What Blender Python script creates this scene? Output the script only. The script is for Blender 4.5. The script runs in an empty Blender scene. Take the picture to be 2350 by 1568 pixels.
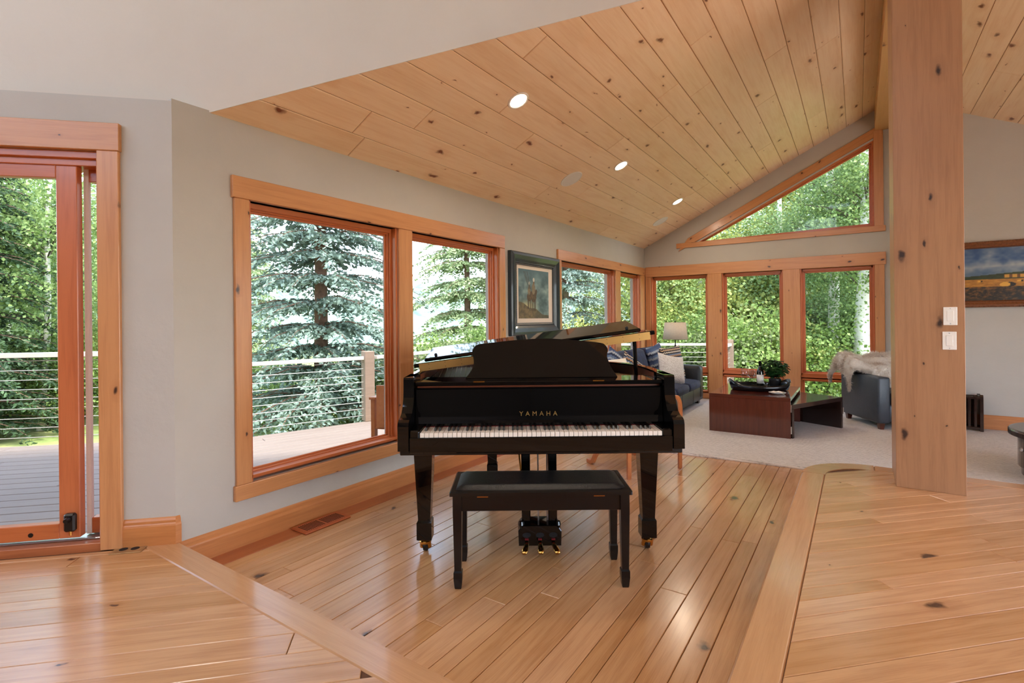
import bpy, math, random
import numpy as np
from mathutils import Vector, Matrix
from mathutils.geometry import tessellate_polygon

random.seed(7)
sc = bpy.context.scene
C = sc.collection
R = math.radians
YAW = R(34.0)

# ------------------------------------------------------------------ camera, sky, sun, exposure
cam_d = bpy.data.cameras.new('camera')
cam = bpy.data.objects.new('camera', cam_d)
C.objects.link(cam)
cam.location = (0, 0, 1.27)
cam.rotation_mode = 'QUATERNION'
cam.rotation_quaternion = (Matrix.Rotation(YAW, 3, 'Z') @ Matrix.Rotation(R(90), 3, 'X') @ Matrix.Rotation(R(-0.58), 3, 'Z')).to_quaternion()
cam_d.sensor_fit = 'HORIZONTAL'
cam_d.sensor_width = 36.0
cam_d.lens = 36.0 * 1177.3 / 2350
cam_d.shift_y = -51.0 / 2350
cam_d.clip_start = 0.05
cam_d.clip_end = 3000
sc.camera = cam

world = bpy.data.worlds.new('world')
sc.world = world
world.use_nodes = True
wn = world.node_tree.nodes
wl = world.node_tree.links
wn.clear()
w_out = wn.new('ShaderNodeOutputWorld')
w_bg = wn.new('ShaderNodeBackground')
w_sky = wn.new('ShaderNodeTexSky')
w_sky.sky_type = 'NISHITA'
w_sky.sun_disc = False
w_sky.sun_elevation = R(61)
w_sky.sun_rotation = R(111)
w_sky.altitude = 2300
w_sky.air_density = 1.0
w_sky.dust_density = 3.0
w_sky.ozone_density = 1.0
w_hs = wn.new('ShaderNodeHueSaturation')
w_hs.inputs['Saturation'].default_value = 0.62
wl.new(w_sky.outputs[0], w_hs.inputs['Color'])
wl.new(w_hs.outputs[0], w_bg.inputs[0])
w_bg.inputs[1].default_value = 0.65
wl.new(w_bg.outputs[0], w_out.inputs[0])

sun_d = bpy.data.lights.new('sun', 'SUN')
sun_d.energy = 4.2
sun_d.angle = R(6)
sun_d.color = (1.0, 0.95, 0.86)
sun = bpy.data.objects.new('sun', sun_d)
C.objects.link(sun)
SUN_DIR = Vector((-0.52, 0.20, -1.0))      # direction the light travels
sun.rotation_euler = SUN_DIR.to_track_quat('-Z', 'Y').to_euler()

sc.view_settings.view_transform = 'Standard'
sc.view_settings.look = 'None'
sc.view_settings.gamma = 1.0
sc.view_settings.use_curve_mapping = False
sc.view_settings.exposure = 1.02
sc.cycles.max_bounces = 7
sc.cycles.diffuse_bounces = 4
sc.cycles.glossy_bounces = 3
sc.cycles.transmission_bounces = 4
sc.cycles.transparent_max_bounces = 10
sc.cycles.use_adaptive_sampling = True
sc.cycles.adaptive_threshold = 0.12
sc.cycles.adaptive_min_samples = 16
sc.cycles.caustics_reflective = False
sc.cycles.caustics_refractive = False
sc.cycles.sample_clamp_indirect = 8.0


# ------------------------------------------------------------------ materials
def lin(c):
    return tuple(((x / 255) / 12.92 if x / 255 <= 0.04045 else ((x / 255 + 0.055) / 1.055) ** 2.4) for x in c[:3]) + (1.0,)


class NT:
    def __init__(self, name):
        self.m = bpy.data.materials.new(name)
        self.m.use_nodes = True
        self.t = self.m.node_tree
        self.b = self.t.nodes['Principled BSDF']

    def n(self, kind, **kw):
        nd = self.t.nodes.new(kind)
        for k, v in kw.items():
            setattr(nd, k, v)
        return nd

    def l(self, a, b):
        self.t.links.new(a, b)

    def math(self, op, a, b=None, clamp=False):
        nd = self.n('ShaderNodeMath', operation=op, use_clamp=clamp)
        for i, v in enumerate((a, b)):
            if v is None:
                continue
            if isinstance(v, (int, float)):
                nd.inputs[i].default_value = v
            else:
                self.l(v, nd.inputs[i])
        return nd.outputs[0]

    def mix(self, f, a, b, mode='MIX'):
        nd = self.n('ShaderNodeMix', data_type='RGBA', blend_type=mode)
        for sock, v in ((nd.inputs[0], f), (nd.inputs[6], a), (nd.inputs[7], b)):
            if isinstance(v, (int, float)):
                sock.default_value = v
            elif isinstance(v, tuple):
                sock.default_value = v
            else:
                self.l(v, sock)
        return nd.outputs[2]

    def ramp(self, f, stops, interp='LINEAR'):
        nd = self.n('ShaderNodeValToRGB')
        cr = nd.color_ramp
        cr.interpolation = interp
        while len(cr.elements) > 1:
            cr.elements.remove(cr.elements[0])
        cr.elements[0].position = stops[0][0]
        cr.elements[0].color = stops[0][1]
        for p, c in stops[1:]:
            e = cr.elements.new(p)
            e.color = c
        self.l(f, nd.inputs[0])
        return nd.outputs[0]

    def noise(self, vec, scale, detail=4, rough=0.5, dist=0.0):
        nd = self.n('ShaderNodeTexNoise')
        nd.inputs['Scale'].default_value = scale
        nd.inputs['Detail'].default_value = detail
        nd.inputs['Roughness'].default_value = rough
        nd.inputs['Distortion'].default_value = dist
        self.l(vec, nd.inputs['Vector'])
        return nd.outputs['Fac']

    def mapping(self, vec, scale=(1, 1, 1), loc=(0, 0, 0), rot=(0, 0, 0)):
        nd = self.n('ShaderNodeMapping')
        nd.inputs['Scale'].default_value = scale
        nd.inputs['Location'].default_value = loc
        nd.inputs['Rotation'].default_value = rot
        self.l(vec, nd.inputs['Vector'])
        return nd.outputs[0]

    def bump(self, h, strength=0.2, dist=0.01):
        nd = self.n('ShaderNodeBump')
        nd.inputs['Strength'].default_value = strength
        nd.inputs['Distance'].default_value = dist
        self.l(h, nd.inputs['Height'])
        self.l(nd.outputs[0], self.b.inputs['Normal'])

    def set(self, **kw):
        for k, v in kw.items():
            s = self.b.inputs[k.replace('_', ' ')]
            if isinstance(v, (int, float, tuple)):
                s.default_value = v
            else:
                self.l(v, s)


def plain(name, rgb, rough=0.5, metal=0.0, noise=0.0, nscale=8.0, bump=0.0, bscale=60.0, coat=0.0, spec=0.5):
    t = NT(name)
    co = t.n('ShaderNodeTexCoord').outputs['Object']
    col = lin(rgb)
    if noise:
        f = t.noise(co, nscale, 5, 0.6)
        dk = tuple(c * (1 - noise) for c in col[:3]) + (1,)
        lt = tuple(min(1, c * (1 + noise)) for c in col[:3]) + (1,)
        t.set(Base_Color=t.ramp(f, [(0.3, dk), (0.7, lt)]))
    else:
        t.set(Base_Color=col)
    t.set(Roughness=rough, Metallic=metal)
    t.b.inputs['Specular IOR Level'].default_value = spec
    if coat:
        t.b.inputs['Coat Weight'].default_value = coat
        t.b.inputs['Coat Roughness'].default_value = 0.05
    if bump:
        t.bump(t.noise(co, bscale, 6, 0.6), bump, 0.01)
    return t.m


def wood(name, base, dark, knot, rough=0.3, coat=0.0, knots=0.5, kscale=2.2, vary=0.10, grain=0.5, coat_rough=0.1, blotch=0.0, gs=0.4):
    """Solid timber; the grain runs along the object's own X axis."""
    t = NT(name)
    co = t.n('ShaderNodeTexCoord').outputs['Object']
    oi = t.n('ShaderNodeObjectInfo')
    off = t.n('ShaderNodeCombineXYZ')
    t.l(t.math('MULTIPLY', oi.outputs['Random'], 37.0), off.inputs[0])
    t.l(t.math('MULTIPLY', oi.outputs['Random'], 91.0), off.inputs[1])
    t.l(t.math('MULTIPLY', oi.outputs['Random'], 53.0), off.inputs[2])
    va = t.n('ShaderNodeVectorMath', operation='ADD')
    t.l(co, va.inputs[0])
    t.l(off.outputs[0], va.inputs[1])
    p = va.outputs[0]
    # knots: sparse voronoi cells, stretched a little along the grain
    vo = t.n('ShaderNodeTexVoronoi')
    vo.feature = 'F1'
    vo.voronoi_dimensions = '2D'
    vo.inputs['Scale'].default_value = 1.0
    pk = t.mapping(p, (kscale, kscale * 1.9, kscale * 1.9))
    nd = t.n('ShaderNodeVectorMath', operation='MULTIPLY_ADD')
    nz = t.n('ShaderNodeTexNoise')
    nz.inputs['Scale'].default_value = 13.0
    t.l(p, nz.inputs['Vector'])
    t.l(nz.outputs['Color'], nd.inputs[0])
    nd.inputs[1].default_value = (0.24, 0.24, 0.24)
    t.l(pk, nd.inputs[2])
    t.l(nd.outputs[0], vo.inputs['Vector'])
    sep = t.n('ShaderNodeSeparateColor')
    t.l(vo.outputs['Color'], sep.inputs[0])
    chance = t.math('LESS_THAN', sep.outputs[0], knots)
    size = t.math('ADD', t.math('MULTIPLY', t.math('POWER', sep.outputs[1], 2.0), 0.055), 0.013)
    kd = t.math('DIVIDE', vo.outputs['Distance'], size)
    core = t.math('MULTIPLY', t.math('SUBTRACT', 1.6, kd, True), chance)
    halo = t.math('MULTIPLY', t.math('MULTIPLY', t.math('SUBTRACT', 1.0, t.math('DIVIDE', kd, 4.2), True), 0.55), chance)
    # grain: stretched noise and bands that bend round the knots
    g1 = t.noise(t.mapping(p, (1.3, 22, 22)), 1.6, 5, 0.6, 0.6)
    g2 = t.noise(t.mapping(p, (5, 190, 190)), 1.5, 3, 0.6)
    bl = t.noise(t.mapping(p, (1.2, 5, 5)), 1.4, 3, 0.5, 0.4)
    gm = t.math('ADD', t.math('MULTIPLY', g1, 0.7), t.math('MULTIPLY', g2, 0.3))
    gd = tuple(base[i] * (1 - gs) + dark[i] * gs for i in range(3))
    c = t.ramp(gm, [(0.36, lin(gd)), (0.36 + 0.22 / max(grain, 0.01) * 0.5, lin(base))])
    if blotch:
        c = t.mix(t.ramp(bl, [(0.5, (0, 0, 0, 1)), (0.78, (blotch,) * 3 + (1,))]), c, lin(dark))
    c = t.mix(halo, c, lin(dark))
    c = t.mix(core, c, lin(knot))
    hv = t.n('ShaderNodeHueSaturation')
    t.l(t.math('ADD', t.math('MULTIPLY', oi.outputs['Random'], 2 * vary), 1 - vary), hv.inputs['Value'])
    t.l(t.math('ADD', t.math('MULTIPLY', oi.outputs['Random'], -vary), 1 + vary / 2), hv.inputs['Saturation'])
    t.l(c, hv.inputs['Color'])
    t.set(Base_Color=hv.outputs[0], Roughness=rough)
    if coat:
        t.b.inputs['Coat Weight'].default_value = coat
        t.b.inputs['Coat Roughness'].default_value = coat_rough
    t.bump(gm, 0.06, 0.004)
    return t.m


M = {}
M['floor'] = wood('oak_floor', (206, 156, 108), (166, 112, 70), (66, 42, 27), 0.25, 0.4, 0.24, 1.9, 0.10, 0.55, 0.18, 0.35, 0.5)
M['floor_red'] = wood('red_floor_strip', (178, 102, 58), (140, 70, 36), (60, 30, 16), 0.28, 0.3, 0.25, 1.5, 0.05)
M['border'] = wood('oak_border', (202, 152, 106), (172, 120, 78), (90, 58, 36), 0.22, 0.4, 0.0, 1.5, 0.04, 0.5, 0.1)
M['pine'] = wood('pine_ceiling', (250, 217, 180), (222, 166, 112), (124, 66, 40), 0.42, 0.1, 0.75, 2.2, 0.05, 0.6, 0.2, 0.35, 0.25)
M['trim'] = wood('alder_trim', (204, 142, 91), (170, 106, 63), (66, 38, 24), 0.36, 0.15, 0.5, 3.2, 0.05, 0.6, 0.2)
M['column'] = wood('alder_column', (170, 124, 87), (138, 94, 62), (52, 32, 22), 0.42, 0.05, 0.7, 2.7, 0.03, 0.6, 0.2, 0.2)
M['sash'] = wood('fir_sash', (196, 108, 60), (160, 78, 40), (120, 60, 30), 0.34, 0.2, 0.0, 2.0, 0.05, 0.7)
M['base'] = wood('baseboard_wood', (202, 132, 78), (160, 94, 52), (64, 32, 18), 0.36, 0.15, 0.28, 2.2, 0.03)
M['beam'] = wood('beam_wood', (214, 166, 108), (190, 140, 86), (110, 66, 38), 0.45, 0.05, 0.4, 2.5, 0.02)
M['deck'] = wood('deck_boards', (138, 122, 112), (118, 102, 93), (100, 84, 74), 0.6, 0.0, 0.05, 1.5, 0.06)
M['post'] = wood('weathered_post', (150, 128, 112), (122, 100, 86), (80, 60, 50), 0.7, 0.0, 0.1, 2.0, 0.05)
M['mahogany'] = wood('mahogany', (94, 44, 32), (60, 26, 18), (40, 16, 10), 0.16, 0.6, 0.0, 2.0, 0.06, 0.5, 0.05)
M['darkwood'] = wood('dark_walnut', (48, 28, 22), (30, 17, 13), (20, 10, 8), 0.22, 0.5, 0.0, 2.0, 0.04, 0.5, 0.06)
M['bent'] = wood('bent_laminate', (186, 112, 62), (158, 86, 44), (120, 60, 30), 0.32, 0.2, 0.0, 2.0, 0.03)
M['wall'] = plain('grey_plaster', (190, 183, 174), 0.85, noise=0.03, nscale=3, bump=0.25, bscale=14)
M['white'] = plain('white_plaster', (212, 202, 190), 0.85, noise=0.02, nscale=2, bump=0.2, bscale=10)
M['taupe'] = plain('rear_wall_paint', (120, 110, 102), 0.85)
M['under'] = plain('dark_joint', (96, 62, 36), 0.8)
M['underceil'] = plain('ceiling_joint', (150, 104, 62), 0.8)
M['piano'] = plain('piano_lacquer', (7, 7, 8), 0.03)
M['piano_satin'] = plain('piano_satin', (16, 15, 15), 0.22, noise=0.1, nscale=20)
M['ivory'] = plain('key_white', (238, 226, 212), 0.22)
M['ebony'] = plain('key_black', (10, 10, 10), 0.25)
M['felt_red'] = plain('red_felt', (120, 24, 26), 0.95)
M['brass'] = plain('brass', (212, 160, 84), 0.18, 1.0)
M['copper'] = plain('copper_strip', (190, 120, 84), 0.25, 1.0)
M['gold'] = plain('gold_letters', (176, 142, 84), 0.35, 0.8)
M['iron_gold'] = plain('hinge_gold', (206, 160, 92), 0.3, 0.6)
M['iron'] = plain('bronze_plate', (150, 112, 56), 0.35, 0.7)
M['rim_in'] = plain('rim_inner', (120, 62, 40), 0.35)
M['rubber'] = plain('black_rubber', (18, 17, 17), 0.7)
M['steel'] = plain('steel', (200, 200, 200), 0.3, 1.0)
M['leather'] = plain('black_leather', (15, 16, 19), 0.42, noise=0.25, nscale=30, bump=0.25, bscale=90)
M['leather2'] = plain('slate_leather', (54, 60, 68), 0.42, noise=0.15, nscale=12, bump=0.2, bscale=70)
M['shelf_black'] = plain('tray_black', (14, 15, 18), 0.2)
M['plastic'] = plain('white_plastic', (236, 230, 220), 0.35)
M['ring'] = plain('ring_white', (244, 236, 228), 0.5)
M['grille'] = plain('speaker_grille', (236, 228, 222), 0.7, noise=0.05, nscale=300)
M['railcap'] = plain('rail_cap', (206, 198, 188), 0.55, noise=0.06)
M['cable'] = plain('steel_cable', (196, 192, 184), 0.35, 0.6)
M['shade'] = plain('linen_shade', (222, 204, 180), 0.9, noise=0.06, nscale=60)
M['ceramic'] = plain('white_ceramic', (240, 236, 230), 0.2)
M['paper'] = plain('napkin', (240, 226, 210), 0.9, noise=0.15, nscale=25)
M['pot'] = plain('black_pot', (24, 24, 26), 0.35)
M['soil'] = plain('soil', (46, 34, 26), 0.95, noise=0.3, nscale=60)
M['chrome'] = plain('chrome', (220, 220, 222), 0.12, 1.0)
M['lockmetal'] = plain('dark_bronze', (44, 38, 34), 0.35, 0.6)
M['vent'] = plain('oiled_vent_wood', (170, 84, 42), 0.35, noise=0.12, nscale=18)
M['void'] = plain('slot_dark', (30, 16, 10), 0.9)
M['cream'] = plain('cream_cushion', (232, 224, 208), 0.95, noise=0.06, nscale=50, bump=0.3, bscale=120)
M['wine'] = plain('wine_glass_bottle', (14, 16, 12), 0.08, coat=0.5)
M['foil'] = plain('bottle_foil', (16, 15, 16), 0.4)
M['label'] = plain('bottle_label', (226, 220, 210), 0.8, noise=0.06, nscale=60)
M['dirt'] = plain('ground_soil', (92, 90, 62), 0.95, noise=0.4, nscale=0.6)


def glass_mat(name, tint, gloss):
    t = NT(name)
    t.t.nodes.remove(t.b)
    o = [n for n in t.t.nodes if n.type == 'OUTPUT_MATERIAL'][0]
    tr = t.n('ShaderNodeBsdfTransparent')
    tr.inputs[0].default_value = tint
    gl = t.n('ShaderNodeBsdfGlossy')
    gl.inputs['Roughness'].default_value = 0.01
    lw = t.n('ShaderNodeLayerWeight')
    lw.inputs[0].default_value = 0.5
    f5 = t.math('POWER', lw.outputs['Facing'], 5.0)
    fr = t.math('ADD', t.math('MULTIPLY', f5, 0.6), 0.03)
    mx = t.n('ShaderNodeMixShader')
    t.l(t.math('MULTIPLY', fr, gloss), mx.inputs[0])
    t.l(tr.outputs[0], mx.inputs[1])
    t.l(gl.outputs[0], mx.inputs[2])
    t.l(mx.outputs[0], o.inputs[0])
    return t.m


M['glass'] = glass_mat('window_glass', (0.97, 0.98, 0.97, 1), 0.4)
M['crystal'] = glass_mat('drinking_glass', (0.95, 0.95, 0.95, 1), 1.4)


def emit(name, rgb, strength):
    t = NT(name)
    t.set(Base_Color=lin(rgb))
    t.b.inputs['Emission Color'].default_value = lin(rgb)
    t.b.inputs['Emission Strength'].default_value = strength
    return t.m


M['lamp_on'] = emit('lit_lens', (255, 240, 214), 6.0)


def fabric_velvet():
    t = NT('blue_velvet')
    co = t.n('ShaderNodeTexCoord').outputs['Object']
    f = t.noise(t.mapping(co, (14, 60, 14)), 1.0, 4, 0.6, 0.5)
    t.set(Base_Color=t.ramp(f, [(0.3, lin((10, 15, 34))), (0.7, lin((28, 42, 84)))]), Roughness=0.75)
    t.b.inputs['Sheen Weight'].default_value = 0.05
    t.bump(f, 0.3, 0.01)
    return t.m


M['velvet'] = fabric_velvet()


def carpet_mat():
    t = NT('woven_carpet')
    co = t.n('ShaderNodeTexCoord').outputs['Object']
    rows = t.n('ShaderNodeTexWave')
    rows.wave_type = 'BANDS'
    rows.bands_direction = 'Y'
    rows.inputs['Scale'].default_value = 14
    rows.inputs['Distortion'].default_value = 2.5
    rows.inputs['Detail'].default_value = 3
    rows.inputs['Detail Scale'].default_value = 3
    t.l(co, rows.inputs[0])
    f = t.noise(t.mapping(co, (1, 3, 1)), 30, 4, 0.7)
    h = t.math('ADD', t.math('MULTIPLY', rows.outputs['Fac'], 0.45), t.math('MULTIPLY', f, 0.7))
    t.set(Base_Color=t.ramp(h, [(0.28, lin((168, 160, 152))), (0.48, lin((222, 215, 207))), (0.8, lin((236, 230, 223)))]), Roughness=0.95)
    t.bump(h, 0.8, 0.012)
    return t.m


M['carpet'] = carpet_mat()


def knit_mat():
    t = NT('white_knit')
    co = t.n('ShaderNodeTexCoord').outputs['Object']
    f = t.noise(t.mapping(co, (70, 40, 70), rot=(0, 0, 0.6)), 1.0, 3, 0.6)
    t.set(Base_Color=t.ramp(f, [(0.3, lin((206, 190, 174))), (0.65, lin((240, 232, 220)))]), Roughness=0.95)
    t.bump(f, 0.8, 0.015)
    return t.m


M['knit'] = knit_mat()


def zigzag_mat(name, cols):
    """Woven zig-zag cushion cover: bands along local Z broken by a triangle wave along local X."""
    t = NT(name)
    co = t.n('ShaderNodeTexCoord').outputs['Object']
    s = t.n('ShaderNodeSeparateXYZ')
    t.l(co, s.inputs[0])
    tri = t.math('PINGPONG', t.math('ADD', s.outputs[0], 5.0), 0.016)
    h = t.math('ADD', s.outputs[2], t.math('MULTIPLY', tri, 0.9))
    f = t.math('FRACT', t.math('MULTIPLY', t.math('ADD', h, 5.0), 5.6))
    n = len(cols)
    stops = []
    for i, c in enumerate(cols):
        stops.append((i / n, lin(c)))
    t.set(Base_Color=t.ramp(f, stops, 'CONSTANT'), Roughness=0.9)
    t.bump(t.noise(co, 160, 2), 0.4, 0.004)
    return t.m


M['zig1'] = zigzag_mat('zigzag_fabric', [(34, 30, 40), (196, 162, 124), (40, 34, 40), (214, 196, 168), (92, 112, 140), (58, 44, 40), (182, 136, 96), (120, 132, 150), (36, 32, 38), (206, 190, 168)])
M['zig2'] = zigzag_mat('blue_zigzag_fabric', [(62, 78, 110), (150, 160, 170), (92, 110, 138), (40, 48, 72), (168, 172, 176), (76, 92, 124)])


def fur_mat():
    t = NT('fur_throw')
    co = t.n('ShaderNodeTexCoord').outputs['Object']
    f = t.noise(t.mapping(co, (2.0, 9, 4)), 1.3, 5, 0.65, 0.8)
    g = t.noise(co, 90, 3, 0.7)
    h = t.math('ADD', t.math('MULTIPLY', f, 0.8), t.math('MULTIPLY', g, 0.25))
    t.set(Base_Color=t.ramp(h, [(0.34, lin((120, 92, 74))), (0.44, lin((216, 192, 168))), (0.55, lin((246, 236, 222)))]), Roughness=1.0)
    t.b.inputs['Sheen Weight'].default_value = 0.4
    t.bump(g, 0.8, 0.02)
    return t.m


M['fur'] = fur_mat()


def vcol_mat(name, rough=0.6):
    t = NT(name)
    a = t.n('ShaderNodeVertexColor')
    a.layer_name = 'paint'
    t.set(Base_Color=a.outputs[0], Roughness=rough)
    return t.m


M['art'] = vcol_mat('printed_art', 0.45)
M['oil'] = vcol_mat('oil_paint', 0.35)


def leaf_mat(name, c1, c2, trans=0.35, rough=0.5):
    t = NT(name)
    o = [n for n in t.t.nodes if n.type == 'OUTPUT_MATERIAL'][0]
    co = t.n('ShaderNodeTexCoord').outputs['Object']
    oi = t.n('ShaderNodeObjectInfo')
    f = t.noise(co, 7.0, 4, 0.75)
    f = t.math('ADD', f, t.math('MULTIPLY', t.math('SUBTRACT', oi.outputs['Random'], 0.5), 0.16))
    c = t.ramp(f, [(0.34, lin(c1)), (0.66, lin(c2))])
    t.set(Base_Color=c, Roughness=rough)
    t.b.inputs['Specular IOR Level'].default_value = 0.3
    tl = t.n('ShaderNodeBsdfTranslucent')
    t.l(c, tl.inputs[0])
    mx = t.n('ShaderNodeMixShader')
    mx.inputs[0].default_value = trans
    t.l(t.b.outputs[0], mx.inputs[1])
    t.l(tl.outputs[0], mx.inputs[2])
    t.l(mx.outputs[0], o.inputs[0])
    return t.m


M['aspen_leaf'] = leaf_mat('aspen_leaves', (98, 126, 68), (184, 202, 130), 0.38)
M['aspen_leaf2'] = leaf_mat('aspen_leaves_bluish', (92, 122, 78), (168, 192, 132), 0.38)
M['shrub_leaf'] = leaf_mat('shrub_leaves', (76, 106, 52), (160, 184, 104), 0.36)
M['shrub_leaf2'] = leaf_mat('pale_shrub_leaves', (100, 120, 80), (186, 194, 146), 0.36)
M['yellow_leaf'] = leaf_mat('yellow_green_leaves', (118, 138, 62), (206, 208, 126), 0.38)
M['spruce'] = leaf_mat('blue_spruce_needles', (88, 110, 98), (166, 186, 172), 0.15, 0.6)
M['spruce_dark'] = leaf_mat('dark_spruce_needles', (34, 54, 38), (92, 118, 78), 0.1, 0.6)
M['spruce_green'] = leaf_mat('green_spruce_needles', (98, 120, 82), (180, 196, 146), 0.15, 0.6)
M['house_leaf'] = leaf_mat('house_plant_leaves', (30, 62, 30), (74, 120, 62), 0.2, 0.35)
M['twig'] = plain('twig_bark', (84, 72, 60), 0.9, noise=0.2, nscale=20)
M['bark'] = plain('spruce_bark', (128, 98, 82), 0.95, noise=0.35, nscale=12, bump=0.8, bscale=18)


def aspen_bark():
    t = NT('aspen_bark')
    co = t.n('ShaderNodeTexCoord').outputs['Object']
    f = t.noise(t.mapping(co, (1.5, 1.5, 7)), 2.2, 4, 0.6, 0.4)
    g = t.noise(co, 2.2, 3, 0.5)
    c = t.ramp(f, [(0.25, lin((58, 52, 48))), (0.30, lin((214, 208, 196))), (0.7, lin((240, 236, 226)))])
    c = t.mix(t.ramp(g, [(0.3, (0.35, 0.35, 0.35, 1)), (0.5, (0, 0, 0, 1))]), c, lin((196, 196, 180)))
    t.set(Base_Color=c, Roughness=0.85)
    t.bump(f, 0.4, 0.02)
    return t.m


M['aspen_bark'] = aspen_bark()


def ground_mat():
    t = NT('meadow_ground')
    co = t.n('ShaderNodeTexCoord').outputs['Object']
    f = t.noise(co, 0.5, 8, 0.65)
    t.set(Base_Color=t.ramp(f, [(0.3, lin((92, 104, 58))), (0.5, lin((140, 156, 84))), (0.7, lin((190, 186, 128)))]), Roughness=0.95)
    return t.m


M['ground'] = ground_mat()


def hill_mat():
    t = NT('hazed_hill')
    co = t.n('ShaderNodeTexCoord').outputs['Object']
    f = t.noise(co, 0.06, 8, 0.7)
    t.set(Base_Color=t.ramp(f, [(0.35, lin((88, 116, 112))), (0.5, lin((128, 158, 140))), (0.65, lin((170, 190, 160)))]), Roughness=1.0)  # bluish tones put the distance haze into the forest colour
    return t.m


M['hill'] = hill_mat()

# ------------------------------------------------------------------ object helpers
WM = {}


def wmat(o):
    return WM.get(o.name, Matrix.Identity(4))


def tag(o, label=None, cat=None, group=None, kind=None):
    if label:
        o['label'] = label
    if cat:
        o['category'] = cat
    if group:
        o['group'] = group
    if kind:
        o['kind'] = kind
    return o


def place(o, parent, world):
    """world: 4x4 world matrix of the object"""
    WM[o.name] = world.copy()
    if parent is not None:
        o.parent = parent
        o.matrix_basis = wmat(parent).inverted() @ world
    else:
        o.matrix_basis = world
    return o


def thing(name, label, cat, loc=(0, 0, 0), rz=0.0, group=None, kind=None):
    o = bpy.data.objects.new(name, None)
    o.empty_display_size = 0.1
    C.objects.link(o)
    tag(o, label, cat, group, kind)
    place(o, None, Matrix.Translation(loc) @ Matrix.Rotation(rz, 4, 'Z'))
    return o


def mesh_obj(name, verts, faces, mat, parent=None, local=None, smooth=False, world=None):
    """geometry given in the parent's frame (times local, if given)"""
    me = bpy.data.meshes.new(name)
    me.from_pydata([tuple(v) for v in verts], [], [tuple(f) for f in faces])
    me.update()
    if smooth:
        me.polygons.foreach_set('use_smooth', [True] * len(me.polygons))
    if mat is not None:
        me.materials.append(M[mat] if isinstance(mat, str) else mat)
    o = bpy.data.objects.new(name, me)
    C.objects.link(o)
    base = wmat(parent) if parent is not None else Matrix.Identity(4)
    w = world if world is not None else base @ (local if local is not None else Matrix.Identity(4))
    place(o, parent, w)
    return o


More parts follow.
